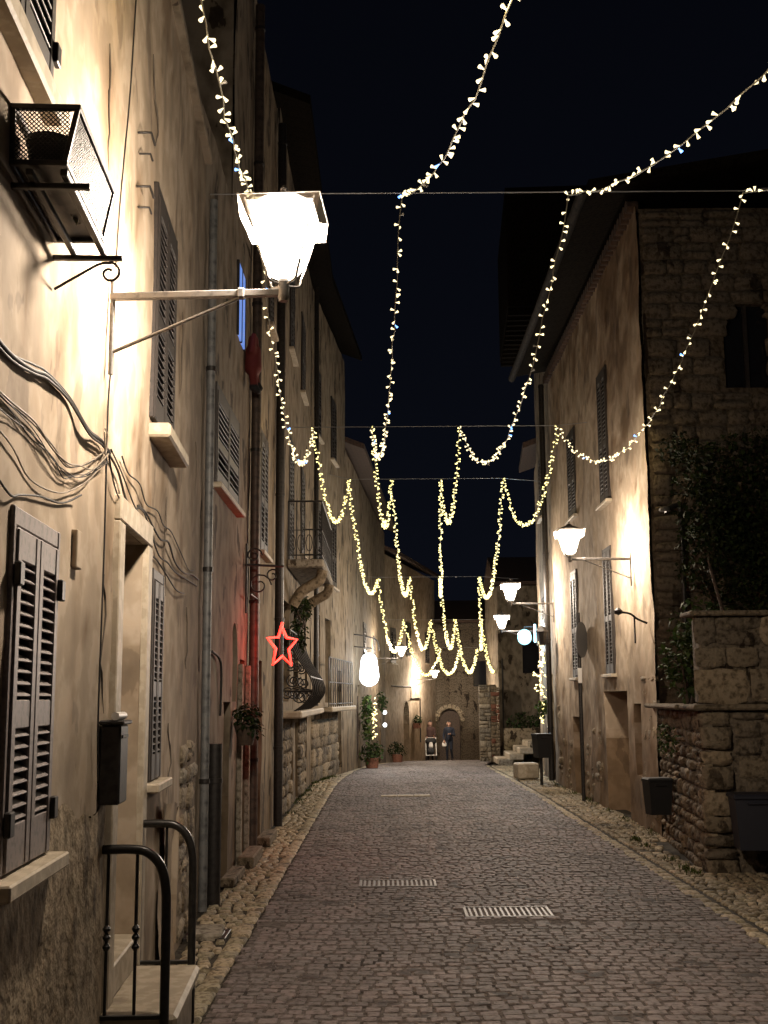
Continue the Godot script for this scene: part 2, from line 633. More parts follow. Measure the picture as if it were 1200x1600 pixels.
	M.bulb_blue = glow("blue bulb", lin(0.12, 0.35, 1.0), 3.0)
	M.bulb_dead = plain("unlit bulb", lin(0.35, 0.33, 0.28), 0.4)
	M.neon_red = glow("red neon", lin(1.0, 0.014, 0.007), 5.0)
	M.sign_white = glow("white lit sign", lin(0.92, 0.97, 1.0), 4.0)
	M.blue_sign = glow("blue white lamp", lin(0.28, 0.80, 1.0), 2.6)
	M.blue_window = glow("blue lit window", lin(0.02, 0.20, 0.75), 0.75)
	M.glass = plain("frosted glass", Color(1, 0.97, 0.93, 0.55), 0.5)
	M.glass.transparency = BaseMaterial3D.TRANSPARENCY_ALPHA
	M.skin = plain("skin", lin(0.42, 0.25, 0.18), 0.6)
	M.body = plain("clothing", Color(1, 1, 1), 0.85)
	M.body.vertex_color_use_as_albedo = true
	M.red_cloth = plain("red cloth", lin(0.22, 0.025, 0.02), 0.9)
	M.white = plain("white paint", lin(0.72, 0.70, 0.66), 0.5)
	M.sign_grey = plain("grey sign back", lin(0.20, 0.20, 0.20), 0.5, 0.4)

# ------------------------------------------------------------------ builders for repeated kinds
func ground(d: float) -> float:
	var t := [[-40.0, 0.0], [20.0, 0.0], [25.0, -0.03], [30.0, -0.15], [36.0, -0.37], [44.0, -0.70], [50.0, -0.95], [60.0, -1.42], [120.0, -3.5]]
	for i in t.size() - 1:
		if d <= t[i + 1][0]:
			var f: float = (d - t[i][0]) / (t[i + 1][0] - t[i][0])
			return lerpf(t[i][1], t[i + 1][1], clampf(f, 0, 1))
	return -3.5

func road_left(d: float) -> float:
	if d < 23.0:
		return -0.96
	return -0.96 + 0.0018 * pow(d - 23.0, 2.0) + 0.012 * (d - 23.0)

func road_right(d: float) -> float:
	return 2.52 if d < 23.0 else 2.52 + 0.0026 * pow(d - 23.0, 2.0)

func in_view(x: float, d: float) -> bool:
	return d > 5.9 and absf(x) < 0.345 * d + 0.1

func slats_for(w: float) -> Mesh:
	return box_mesh(Vector3(snappedf(w, 0.005), 0.007, 0.036), 0.002)

# one louvred leaf: frame mesh with slats in two panels; the slats are sub-parts when single
func leaf(parent: Node3D, c: Vector3, w: float, h: float, mat: Material, pitch: float, single: bool, hinge_side := 0.0, mid := 0.45) -> Node3D:
	var st := mb()
	var t := 0.035
	var sw := minf(0.055, w * 0.2)
	box(st, Vector3(-w / 2 + sw / 2, 0, 0), Vector3(sw, h, t), 0.006)
	box(st, Vector3(w / 2 - sw / 2, 0, 0), Vector3(sw, h, t), 0.006)
	var my := -h / 2 + h * mid
	var rails := [[h / 2 - 0.05, 0.10], [my, 0.09], [-h / 2 + 0.07, 0.14]]
	for r in rails:
		box(st, Vector3(0, r[0], -0.001), Vector3(w - sw * 2 + 0.004, r[1], t - 0.004), 0.004)
	var tilt := Basis(Vector3.RIGHT, 0.62)
	var places := []
	for k in 2:
		var lo: float = rails[k + 1][0] + rails[k + 1][1] / 2
		var hi: float = rails[k][0] - rails[k][1] / 2
		var n := int((hi - lo) / pitch)
		for i in n:
			places.append(Vector3(0, lo + (i + 0.6) * (hi - lo) / n, 0))
	if not single:
		for p in places:
			box(st, p, Vector3(w - sw * 2 + 0.01, 0.007, 0.036), 0.0, tilt)
	var o := part(parent, "window_shutter", st.commit(), mat, loc(c.x, c.y, c.z))
	if single:
		for p in places:
			part(o, "slat", slats_for(w - sw * 2 + 0.01), mat, Transform3D(tilt.rotated(Vector3.RIGHT, rng.randf_range(-0.05, 0.05)), p))
	if hinge_side != 0.0:
		for fy in [-0.36, 0.36]:
			part(o, "hinge", box_mesh(Vector3(0.055, 0.075, 0.022), 0.004), M.iron, loc(hinge_side * (w / 2 + 0.005), h * fy, 0.024))
	return o

func shuttered_window(house: Node3D, s0: float, s1: float, h0: float, h1: float, z: float, mat: Material, pitch: float, single: bool, sill := true, hinges := false) -> void:
	part(house, "window_pane", box_mesh(Vector3(s1 - s0, h1 - h0, 0.01)), M.pane, loc((s0 + s1) / 2, (h0 + h1) / 2, z - 0.075))
	var st := mb()
	var f := 0.03
	for x in [s0 + f / 2, s1 - f / 2]:
		box(st, Vector3(x, (h0 + h1) / 2, z - 0.02), Vector3(f, h1 - h0, 0.06), 0.004)
	box(st, Vector3((s0 + s1) / 2, h1 - f, z - 0.021), Vector3(s1 - s0 - f * 2, f * 2, 0.056), 0.004)
	part(house, "window_frame", st.commit(), mat)
	var a := s0 + f + 0.003
	var b := s1 - f - 0.003
	var w := (b - a) / 2 - 0.003
	var hh := h1 - f * 2 - h0 - 0.01
	leaf(house, Vector3(a + w / 2, h0 + 0.004 + hh / 2, z), w, hh, mat, pitch, single, -1.0 if hinges else 0.0)
	leaf(house, Vector3(b - w / 2, h0 + 0.004 + hh / 2, z), w, hh, mat, pitch, single, 1.0 if hinges else 0.0)
	if sill:
		part(house, "sill", box_mesh(Vector3(s1 - s0 + 0.14, 0.05, 0.17), 0.008), M.travertine, loc((s0 + s1) / 2, h0 - 0.028, 0.0))

func street_lamp(label: String, frame: Transform3D, arm: float, e: float, dark_cap := true) -> Node3D:
	var o := thing("street_lamp", label, "street lamp", frame, "bracket lanterns on the house walls")
	part(o, "wall_bar", tube_mesh([Vector3(0, 0.08, 0.03), Vector3(0, -0.36, 0.03)], 0.012, 6), M.iron_grey)
	var st := mb()
	box(st, Vector3(0, 0.0, arm / 2 + 0.02), Vector3(0.032, 0.032, arm), 0.004)
	box(st, Vector3(0, 0.0, arm - 0.16), Vector3(0.044, 0.044, 0.03), 0.004)
	part(o, "arm", st.commit(), M.iron_grey)
	var stay: Array = [Vector3(0, -0.26, 0.03), Vector3(0, -0.02, arm - 0.17)]
	part(o, "stay", tube_mesh(stay, 0.008, 6), M.iron_grey)
	part(o, "collar", lathe_mesh([Vector2(0.0, -0.04), Vector2(0.02, -0.04), Vector2(0.026, -0.02), Vector2(0.026, 0.05), Vector2(0.016, 0.06), Vector2(0.0, 0.06)], 12), M.iron_grey, loc(0, 0, arm + 0.03))
	var c := Vector3(0, 0.035, arm + 0.03)
	part(o, "lamp_cup", lathe_mesh([Vector2(0.0, 0.0), Vector2(0.018, 0.0), Vector2(0.028, 0.012), Vector2(0.022, 0.025), Vector2(0.0, 0.026)], 14), M.iron_grey, loc(c.x, c.y, c.z))
	part(o, "lamp_bowl", lathe_mesh([Vector2(0.0, 0.028), Vector2(0.03, 0.03), Vector2(0.062, 0.046), Vector2(0.08, 0.066), Vector2(0.084, 0.086), Vector2(0.0, 0.087)], 16), M.lamp_glow, loc(c.x, c.y, c.z))
	for k in 4:
		var bs := Basis(Vector3.UP, PI / 4 + k * PI / 2)
		part(o, "scroll", tube_mesh(curve([bs * Vector3(0.03, 0.0, 0), bs * Vector3(0.085, 0.012, 0), bs * Vector3(0.10, 0.05, 0), bs * Vector3(0.118, 0.09, 0)], 4), 0.006, 5), M.iron_grey, loc(c.x, c.y, c.z))
		part(o, "corner_bar", tube_mesh([bs * Vector3(0.118, 0.09, 0), bs * Vector3(0.218, 0.355, 0)], 0.0035, 5), M.iron_grey, loc(c.x, c.y, c.z))
	var q := sqrt(2.0)
	part(o, "lamp_glass", lathe_mesh([Vector2(0, 0.09), Vector2(0.078 * q, 0.09), Vector2(0.145 * q, 0.345), Vector2(0.0, 0.348)], 4, PI / 4), M.lamp_glow, loc(c.x, c.y, c.z))
	part(o, "lamp_dome", lathe_mesh([Vector2(0.145, 0.352), Vector2(0.135, 0.375), Vector2(0.10, 0.398), Vector2(0.05, 0.412), Vector2(0.0, 0.416)], 18), M.iron if dark_cap else M.lamp_glow, loc(c.x, c.y, c.z))
	for k in 4:
		var bs := Basis(Vector3.UP, k * PI / 2)
		var g := mb()
		quad(g, bs * Vector3(-0.172, 0.265, 0.172), bs * Vector3(0.172, 0.265, 0.172), bs * Vector3(0.182, 0.36, 0.182), bs * Vector3(-0.182, 0.36, 0.182), bs * Vector3(0, 0, 1))
		part(o, "skirt_pane", g.commit(), M.glass, loc(c.x, c.y, c.z))
		part(o, "cap_rim", tube_mesh([bs * Vector3(-0.182, 0.36, 0.182), bs * Vector3(0.182, 0.36, 0.182)], 0.003, 5), M.iron_grey, loc(c.x, c.y, c.z))
	part(o, "finial", lathe_mesh([Vector2(0.045, 0.412), Vector2(0.04, 0.43), Vector2(0.015, 0.44), Vector2(0.02, 0.455), Vector2(0.008, 0.47), Vector2(0.0, 0.475)], 10), M.iron, loc(c.x, c.y, c.z))
	var l := OmniLight3D.new()
	l.name = "lamp_light"
	l.light_color = Color(1.0, 0.92, 0.83)
	l.light_energy = e
	l.light_size = 0.10
	l.omni_range = 70.0
	l.omni_attenuation = 2.0
	l.shadow_enabled = true
	l.position = c + Vector3(0, 0.22, 0)
	o.add_child(l, true)
	return o

func bulb_mesh(big: float) -> Mesh:
	var key := "bulb %s" % big
	if not cache.has(key):
		cache[key] = lathe_mesh([Vector2(0.0, 0.0), Vector2(0.004 * big, 0.0), Vector2(0.006 * big, 0.012 * big), Vector2(0.016 * big, 0.045 * big), Vector2(0.013 * big, 0.05 * big), Vector2(0.0, 0.047 * big)], 7)
	return cache[key]

# a string of fairy lights between two anchors; bulbs are parts on the near ones
func light_string(label: String, a: Vector3, b: Vector3, sag: float, single: bool, spacing := 0.16, lop := 0.5, far_size := 1.1) -> void:
	var o := thing("light_string", label, "light string", Transform3D(Basis(), a), "strings of fairy lights along the street")
	var pts := []
	var N := 40
	for i in N + 1:
		var t := float(i) / N
		var p := (b - a) * t
		p.y -= sag * 4.0 * t * (1.0 - t) * (1.0 + (lop - 0.5) * 1.2 * (t - 0.5))
		p += Vector3(rng.randf_range(-0.012, 0.012), rng.randf_range(-0.012, 0.012), 0)
		pts.append(p)
	part(o, "cord", tube_mesh(pts, 0.0055, 5), M.cord)
	var length := 0.0
	for i in N:
		length += pts[i].distance_to(pts[i + 1])
	var n := int(length / spacing)
	var xs := []
	var blue := []
	var dead := []
	for k in n:
		var u := (k + rng.randf_range(-0.2, 1.2)) / n * N
		u = clampf(u, 0.0, N - 0.001)
		var i := int(u)
		var p: Vector3 = pts[i].lerp(pts[i + 1], u - i)
		var t: Vector3 = (pts[i + 1] - pts[i]).normalized()
		var side := Vector3(rng.randf_range(-1, 1), rng.randf_range(-0.8, 0.8), rng.randf_range(-1, 1))
		side = (side - t * side.dot(t) * 0.8).normalized()
		if not single:
			side *= 0.999
		var x := side.cross(Vector3(0.3, 0.5, 0.8)).normalized()
		var xf := Transform3D(Basis(x, side, x.cross(side)), p + side * 0.004)
		if rng.randf() < 0.035:
			blue.append(xf)
		elif rng.randf() < 0.06 and single:
			dead.append(xf)
		else:
			xs.append(xf)
	if single:
		for xf in xs:
			part(o, "bulb", bulb_mesh(0.74), M.bulb_glow, xf)
		for xf in blue:
			part(o, "bulb", bulb_mesh(0.74), M.bulb_blue, xf)
		for xf in dead:
			part(o, "bulb", bulb_mesh(0.74), M.bulb_dead, xf)
		var l := OmniLight3D.new()
		l.name = "bulb_light"
		l.light_color = Color(1.0, 0.88, 0.62)
		l.light_energy = 0.10
		l.light_size = 0.05
		l.omni_range = 20.0
		l.omni_attenuation = 2.0
		l.shadow_enabled = true
		l.position = xs[xs.size() / 2] * Vector3(0, 0.03, 0)
		o.add_child(l, true)
	else:
		multi(o, "light_bulbs", bulb_mesh(far_size), M.bulb_far, xs + blue)

func cable_run(label: String, frame: Transform3D, lines: Array, mat: Material) -> void:
	var o := thing("wall_cable", label, "cable", frame, "")
	for ln in lines:
		part(o, "cable", tube_mesh(curve(ln[0], 5), ln[1], 6), ln[2] if ln.size() > 2 else mat)

# stones of a rubble or squared wall face, each a part; jw is the joint
func stones(parent: Node3D, s0: float, s1: float, h0: float, h1: float, z: float, size: Vector2, depth: float, mats: Array, cap := 300, keep = null) -> void:
	var xs := []
	var h := h0
	while h < h1 - 0.03:
		var ch := size.y * rng.randf_range(0.75, 1.3)
		if h + ch > h1 - 0.05:
			ch = h1 - h
		var s := s0
		while s < s1 - 0.02:
			var w := size.x * rng.randf_range(0.6, 1.5)
			if s + w > s1 - size.x * 0.35:
				w = s1 - s
			var yy := h + rng.randf_range(-0.012, 0.012)
			var pieces := [[s, w, yy, ch]]
			if rng.randf() < 0.22 and ch > size.y * 0.95:
				pieces = [[s, w, yy, ch * 0.48], [s, w, yy + ch * 0.5, ch * 0.5]]
			for pc in pieces:
				var c := Vector3(pc[0] + pc[1] / 2, pc[2] + pc[3] / 2, z + rng.randf_range(-0.2, 0.15) * depth)
				if keep == null or keep.call(c.x, c.y):
					var bs := Basis(Vector3.BACK, rng.randf_range(-0.03, 0.03)).scaled_local(Vector3(pc[1] - 0.014, pc[3] - 0.014, depth))
					xs.append([Transform3D(bs, c), stone_mesh(rng.randi() % 7), mats[rng.randi() % mats.size()]])
			s += w
		h += ch
	var rest := {}
	for i in xs.size():
		if i < cap:
			part(parent, "stone", xs[i][1], xs[i][2], xs[i][0])
		else:
			rest.get_or_add(xs[i][2], []).append(xs[i][0])
	for m in rest:
		multi(parent, "stonework", stone_mesh(2), m, rest[m])

func leaf_mesh() -> Mesh:
	if not cache.has("leaf"):
		var st := mb()
		var n := Vector3(0, 1, 0.2).normalized()
		var a := Vector3(0, 0, 0)
		var tip := Vector3(0, -0.12, 1.0)
		var l := Vector3(-0.34, 0.06, 0.45)
		var r := Vector3(0.34, 0.06, 0.45)
		var m := Vector3(0, -0.03, 0.5)
		tri(st, a, l, m, n, n, n)
		tri(st, l, tip, m, n, n, n)
		tri(st, a, m, r, n, n, n)
		tri(st, m, tip, r, n, n, n)
		cache["leaf"] = st.commit()
	return cache["leaf"]

# foliage: clumps of leaves inside a list of ellipsoids [centre, radii, count, leaf length]
func foliage(parent: Node3D, n: String, lumps: Array, mat: Material, dark := 0.6, bright := 1.5) -> void:
	var xs := []
	var cols := []
	for lp in lumps:
		for k in int(lp[2]):
			var v := Vector3(rng.randfn(), rng.randfn(), rng.randfn()).normalized() * pow(rng.randf(), 0.42)
			var p: Vector3 = lp[0] + v * lp[1]
			p += Vector3(1, 1, 1) * 0.12 * lp[1].x * fine.get_noise_3dv(p * 60.0)
			var s: float = lp[3] * rng.randf_range(0.6, 1.35)
			var bs := Basis.from_euler(Vector3(rng.randf_range(-0.3, 1.2), rng.randf() * TAU, rng.randf_range(-0.6, 0.6)))
			xs.append(Transform3D(bs.scaled(Vector3.ONE * s), p))
			var g := rng.randf_range(dark, bright)
			cols.append(Color(g * rng.randf_range(0.8, 1.25), g, g * rng.randf_range(0.6, 1.0)))
	multi(parent, n, leaf_mesh(), mat, xs, cols)

# a body as one continuous surface: tapered bones blended together, meshed as surface nets
# bones: [a, b, ra, rb, colour]
func body_mesh(bones: Array, cell: float, blend := 0.03) -> ArrayMesh:
	var lo := Vector3.ONE * 99
	var hi := -lo
	for b in bones:
		var r := maxf(b[2], b[3]) + cell * 2
		for p in [b[0], b[1]]:
			lo = lo.min(p - Vector3.ONE * r)
			hi = hi.max(p + Vector3.ONE * r)
	var nx := int((hi.x - lo.x) / cell) + 2
	var ny := int((hi.y - lo.y) / cell) + 2
	var nz := int((hi.z - lo.z) / cell) + 2
	var f := PackedFloat32Array()
	f.resize(nx * ny * nz)
	f.fill(1.0)
	for b in bones:
		var a: Vector3 = b[0]
		var ab: Vector3 = b[1] - b[0]
		var ll := maxf(ab.length_squared(), 1e-6)
		var r := maxf(b[2], b[3]) + blend * 2 + cell
		var mn: Vector3 = ((b[0] as Vector3).min(b[1]) - Vector3.ONE * r - lo) / cell
		var mx: Vector3 = ((b[0] as Vector3).max(b[1]) + Vector3.ONE * r - lo) / cell
		for k in range(maxi(0, int(mn.z)), mini(nz, int(mx.z) + 2)):
			for j in range(maxi(0, int(mn.y)), mini(ny, int(mx.y) + 2)):
				for i in range(maxi(0, int(mn.x)), mini(nx, int(mx.x) + 2)):
					var p := lo + Vector3(i, j, k) * cell
					var t := clampf((p - a).dot(ab) / ll, 0, 1)
					var d := p.distance_to(a + ab * t) - lerpf(b[2], b[3], t)
					var at_ := (k * ny + j) * nx + i
					var h := maxf(blend - absf(d - f[at_]), 0.0) / blend
					f[at_] = minf(d, f[at_]) - h * h * blend * 0.25
	var id := {}
	var v := PackedVector3Array()
	var nn := PackedVector3Array()
	var cc := PackedColorArray()
	var ix := PackedInt32Array()
	for k in nz - 1:
		for j in ny - 1:
			for i in nx - 1:
				var s := Vector3.ZERO
				var cnt := 0
				var base := (k * ny + j) * nx + i
				var val := []
				for c in 8:
					val.append(f[base + (c & 1) + ((c >> 1) & 1) * nx + ((c >> 2) & 1) * nx * ny])
				for e in [[0, 1], [2, 3], [4, 5], [6, 7], [0, 2], [1, 3], [4, 6], [5, 7], [0, 4], [1, 5], [2, 6], [3, 7]]:
					var va: float = val[e[0]]
					var vb: float = val[e[1]]
					if (va < 0) != (vb < 0):
						var t := va / (va - vb)
						var pa := Vector3(e[0] & 1, (e[0] >> 1) & 1, (e[0] >> 2) & 1)
						var pb := Vector3(e[1] & 1, (e[1] >> 1) & 1, (e[1] >> 2) & 1)
						s += pa.lerp(pb, t)
						cnt += 1
				if cnt == 0:
					continue
				id[base] = v.size()
				var p := lo + (Vector3(i, j, k) + s / cnt) * cell
				v.append(p)
				nn.append(Vector3(val[1] - val[0] + val[3] - val[2] + val[5] - val[4] + val[7] - val[6], val[2] - val[0] + val[3] - val[1] + val[6] - val[4] + val[7] - val[5], val[4] - val[0] + val[5] - val[1] + val[6] - val[2] + val[7] - val[3]).normalized())
				var best := 9.0
				var col := Color.WHITE
				for b in bones:
					var ab: Vector3 = b[1] - b[0]
					var t := clampf((p - b[0]).dot(ab) / maxf(ab.length_squared(), 1e-6), 0, 1)
					var d: float = p.distance_to(b[0] + ab * t) - lerpf(b[2], b[3], t)
					if d < best:
						best = d
						col = b[4]
				cc.append(col)
	for key in id:
		var i: int = key % nx
		var j: int = (key / nx) % ny
		var k: int = key / (nx * ny)
		var st := [1, nx, nx * ny]
		var ijk := [i, j, k]
		for ax in 3:
			var u: int = st[(ax + 1) % 3]
			var w: int = st[(ax + 2) % 3]
			if ijk[(ax + 1) % 3] == 0 or ijk[(ax + 2) % 3] == 0:
				continue
			if (f[key] < 0) == (f[key + st[ax]] < 0):
				continue
			var a: int = id[key]
			var b: int = id[key - u]
			var c: int = id[key - u - w]
			var d: int = id[key - w]
			if f[key] < 0:
				ix.append_array([a, c, b, a, d, c])
			else:
				ix.append_array([a, b, c, a, c, d])
	var arr := []
	arr.resize(Mesh.ARRAY_MAX)
	arr[Mesh.ARRAY_VERTEX] = v
	arr[Mesh.ARRAY_NORMAL] = nn
	arr[Mesh.ARRAY_COLOR] = cc
	arr[Mesh.ARRAY_INDEX] = ix
	var m := ArrayMesh.new()
	m.add_surface_from_arrays(Mesh.PRIMITIVE_TRIANGLES, arr)
	return m

# ------------------------------------------------------------------ the place
func _ready() -> void:
	var t0 := Time.get_ticks_msec()
	var cam := Camera3D.new()
	cam.name = "camera"
	add_child(cam)
	cam.position = Vector3(0, 1.65, 0)
	cam.rotation = Vector3(atan(290.0 / 1850.0), 0, deg_to_rad(-0.4))
	cam.fov = rad_to_deg(2.0 * atan(800.0 / 1850.0))
	cam.near = 0.05
	cam.far = 400.0
	cam.current = true
	var env := Environment.new()
	env.background_mode = Environment.BG_SKY
	var sky := ProceduralSkyMaterial.new()
	sky.sky_top_color = Color(0.10, 0.115, 0.17)
	sky.sky_horizon_color = Color(0.21, 0.235, 0.31)
	sky.sky_curve = 0.3
	sky.ground_bottom_color = Color(0.12, 0.12, 0.14)
	sky.ground_horizon_color = Color(0.2, 0.2, 0.24)
	env.sky = Sky.new()
	env.sky.sky_material = sky
	env.background_energy_multiplier = 0.085
	env.tonemap_mode = Environment.TONE_MAPPER_LINEAR
	env.tonemap_exposure = 1.14
	env.sdfgi_enabled = true
	env.ssao_enabled = true
	env.ssil_enabled = true
	var we := WorldEnvironment.new()
	we.name = "environment"
	we.environment = env
	add_child(we)
	var moon := DirectionalLight3D.new()
	moon.name = "moon"
	moon.light_color = Color(0.7, 0.8, 1.0)
	moon.light_energy = 0.004
	moon.light_angular_distance = 0.5
	moon.shadow_enabled = true
	moon.rotation_degrees = Vector3(-62, 35, 0)
	add_child(moon)

	rng.seed = 20251
	blobs.seed = 5
	blobs.noise_type = FastNoiseLite.TYPE_SIMPLEX_SMOOTH
	blobs.frequency = 0.01
	fine.seed = 8
	fine.noise_type = FastNoiseLite.TYPE_SIMPLEX_SMOOTH
	fine.frequency = 0.02
	fine.fractal_octaves = 3
	materials()
	paving()
	near_house()
	left_houses()
	far_end()
	right_house()
	garden()
	lamps_and_lights()
	strings()
	street_things()
	people()
	print("built in %d ms" % (Time.get_ticks_msec() - t0))

func sheet(d0: float, d1: float, step: float, left: Callable, right: Callable, drop: float) -> Mesh:
	var st := mb()
	var d := d0
	while d < d1 - 0.001:
		var e := minf(d + step, d1)
		quad(st, pos(left.call(d), ground(d) - drop, d), pos(right.call(d), ground(d) - drop, d), pos(right.call(e), ground(e) - drop, e), pos(left.call(e), ground(e) - drop, e), Vector3.UP)
		d = e
	return st.commit()

func lay(parent: Node3D, single: String, mass: String, list: Array, mats: String, tones: Array) -> void:
	# list of [x, d, w, l, turn, variant]; the 300 nearest in view become parts
	var tone := func(e: Array) -> int:
		return clampi(int(floor(1.5 + 3.2 * blobs.get_noise_2d(e[0] * 110.0, e[1] * 40.0) + rng.randf_range(-0.9, 1.4))), 0, 3)
	var near := []
	var rest := []
	for e in list:
		if in_view(e[0], e[1]) and near.size() < 300:
			near.append(e)
		else:
			rest.append(e)
	var xf := func(e: Array) -> Transform3D:
		var bs := Basis(Vector3.UP, e[4]) * Basis(Vector3.RIGHT, rng.randf_range(-0.035, 0.035)) * Basis(Vector3.BACK, rng.randf_range(-0.035, 0.035))
		return Transform3D(bs.scaled_local(Vector3(e[2], 0.06, e[3])), pos(e[0], ground(e[1]) + rng.randf_range(-0.004, 0.003), e[1]))
	for e in near:
		part(parent, single, cobble_mesh(e[5], 0.12 if mats == "sett" else 0.3), M[mats + str(tone.call(e))], xf.call(e))
	var groups := {}
	for e in rest:
		var k := "%d %d" % [e[5] % 3, tone.call(e)]
		groups.get_or_add(k, []).append(xf.call(e))
	for k in groups:
		var s: PackedStringArray = k.split(" ")
		multi(parent, mass, cobble_mesh(int(s[0]), 0.12 if mats == "sett" else 0.3), M[mats + s[1]], groups[k])

func paving() -> void:
	var g := structure("ground")
	part(g, "ground_sheet", sheet(-30, 120, 2.0, func(_d): return -80.0, func(_d): return 80.0, 0.13), M.earth)
	var road := structure("road")
	part(road, "road_bed", sheet(-6, 60, 0.5, road_left, road_right, 0.0085), M.bed)
	var grates := [Rect2(-0.27, 10.85, 0.74, 0.46), Rect2(0.58, 9.35, 0.72, 0.50)]
	var list := []
	var d := 3.2
	var row := 0
	while d < 57.0:
		var depth := rng.randf_range(0.080, 0.115)
		if d > 9.05 and d < 9.16:
			depth = 0.20
		var x := road_left(d) - rng.randf() * 0.08 + 0.05
		while x < road_right(d) - 0.03:
			var w := rng.randf_range(0.075, 0.135)
			var bow := 0.05 * sin((x - road_left(d)) * 2.6 + row * 0.05) + 0.03 * blobs.get_noise_2d(x * 60.0, d * 60.0)
			var dd := d + bow
			var open := false
			for r in grates:
				if x + w / 2 > r.position.x and x + w / 2 < r.end.x and dd > r.position.y and dd < r.end.y:
					open = true
			if absf(dd - 9.14 - 0.04 * sin(x * 3.0)) < 0.05 and x < 1.6:
				open = rng.randf() < 0.55
			if not open:
				list.append([x + w / 2, dd, w - 0.008, depth - 0.008, rng.randf_range(-0.06, 0.06), rng.randi() % 5])
			x += w
		d += depth
		row += 1
	lay(road, "cobble", "cobbles", list, "sett", [])
	# pale strips beside the houses
	var left := structure("pavement")
	part(left, "pavement_bed", sheet(3.0, 47, 0.5, func(e): return minf(-1.2, left_wall(e) + 0.0) - 0.2, func(e): return road_left(e) - 0.005, 0.024), M.bed_dark)
	list = []
	d = 4.8
	while d < 46.0:
		var dep := rng.randf_range(0.09, 0.15)
		var x := left_wall(d) + 0.05
		while x < road_left(d) - 0.19:
			var w := rng.randf_range(0.075, 0.13)
			var dd := d + 0.05 * fine.get_noise_2d(x * 90.0, d * 40.0) + rng.randf_range(-0.012, 0.012)
			if not (dd > 8.58 and dd < 9.0 and x < -1.1):
				list.append([x + w / 2, dd, w - 0.012, dep - 0.012, rng.randf_range(-0.35, 0.35), rng.randi() % 5])
			x += w
		d += dep
	d = 4.8
	while d < 46.0:
		var l := rng.randf_range(0.16, 0.30)
		list.append([road_left(d) - 0.085, d + l / 2, rng.randf_range(0.12, 0.15), l - 0.014, rng.randf_range(-0.04, 0.04) + (atan(0.0036 * maxf(d - 23, 0)) * -1.0), rng.randi() % 5])
		d += l
	list.sort_custom(func(p, q): return p[1] < q[1])
	lay(left, "cobble", "cobbles", list, "pebble", [])
	var right := structure("pavement")
	var rw := func(e: float) -> float: return 5.6 if e < 11.6 else (3.02 if e < 14.2 else right_wall(e))
	part(right, "pavement_bed", sheet(5.5, 38, 0.5, func(e): return road_right(e) + 0.005, func(e): return rw.call(e) + 0.25, 0.024), M.bed_dark)
	list = []
	d = 6.0
	while d < 36.0:
		var dep := rng.randf_range(0.09, 0.15)
		var x: float = road_right(d) + 0.19
		while x < rw.call(d) - 0.04:
			var w := rng.randf_range(0.075, 0.14)
			list.append([x + w / 2, d + 0.05 * fine.get_noise_2d(x * 90.0, d * 40.0) + rng.randf_range(-0.012, 0.012), w - 0.012, dep - 0.012, rng.randf_range(-0.35, 0.35), rng.randi() % 5])
			x += w
		d += dep
	d = 6.0
	while d < 36.0:
		var l := rng.randf_range(0.14, 0.28)
		list.append([road_right(d) + 0.085, d + l / 2, rng.randf_range(0.11, 0.15), l - 0.014, rng.randf_range(-0.05, 0.05), rng.randi() % 5])
		d += l
	list.sort_custom(func(p, q): return p[1] < q[1])
	lay(right, "cobble", "cobbles", list, "pebble", [])
	# grates let into the paving
	drain("storm drain grate across the road, nearer and brighter one right of the middle", Rect2(0.60, 9.38, 0.68, 0.44), 15, M.grate)
	drain("storm drain grate across the road, farther one left of the middle", Rect2(-0.25, 10.88, 0.70, 0.40), 15, M.grate)
	drain("small dark drain grate in the left cobble strip", Rect2(-1.43, 8.62, 0.30, 0.34), 7, M.iron)
	var strip := thing("threshold_strip", "pale stone strip let across the middle of the road", "stone strip", at(0.33, 0.004, 20.6))
	for k in 3:
		part(strip, "stone", box_mesh(Vector3(0.27, 0.03, 0.16), 0.006), M.travertine, loc(-0.28 + k * 0.28, -0.005, 0))

func drain(label: String, r: Rect2, n: int, mat: Material) -> void:
	var o := thing("drain_grate", label, "drain grate", at(r.position.x + r.size.x / 2, 0, r.position.y + r.size.y / 2), "drain grates in the paving")
	var st := mb()
	var w := r.size.x
	var l := r.size.y
	for sg in [-1.0, 1.0]:
		box(st, Vector3(0, -0.016, sg * (l / 2 - 0.014)), Vector3(w, 0.03, 0.028), 0.004)
		box(st, Vector3(sg * (w / 2 - 0.014), -0.016, 0), Vector3(0.028, 0.0298, l - 0.058), 0.004)
	part(o, "frame", st.commit(), mat)
	for k in n:
		part(o, "bar", box_mesh(Vector3(w / n * 0.52, 0.026, l - 0.058), 0.004), mat, loc(-w / 2 + 0.03 + (k + 0.5) * (w - 0.06) / n, -0.017, 0))
	part(o, "sump", box_mesh(Vector3(w, 0.02, l)), M.plastic, loc(0, -0.09, 0))

func left_wall(d: float) -> float:
	if d < 9.3:
		return -0.97 - 0.0534 * d
	if d < 24.0:
		return -1.5
	if d < 30.0:
		return lerpf(-1.5, -1.0, (d - 24) / 6)
	if d < 46.0:
		return lerpf(-1.0, 0.0, (d - 30) / 16)
	return lerpf(0.0, 2.4, (d - 46) / 11)

func right_wall(d: float) -> float:
	if d < 23.4:
		return 3.32
	if d < 27.6:
		return lerpf(3.38, 3.46, (d - 23.4) / 4.2)
	return lerpf(3.7, 3.95, clampf((d - 27.6) / 3.0, 0, 1))

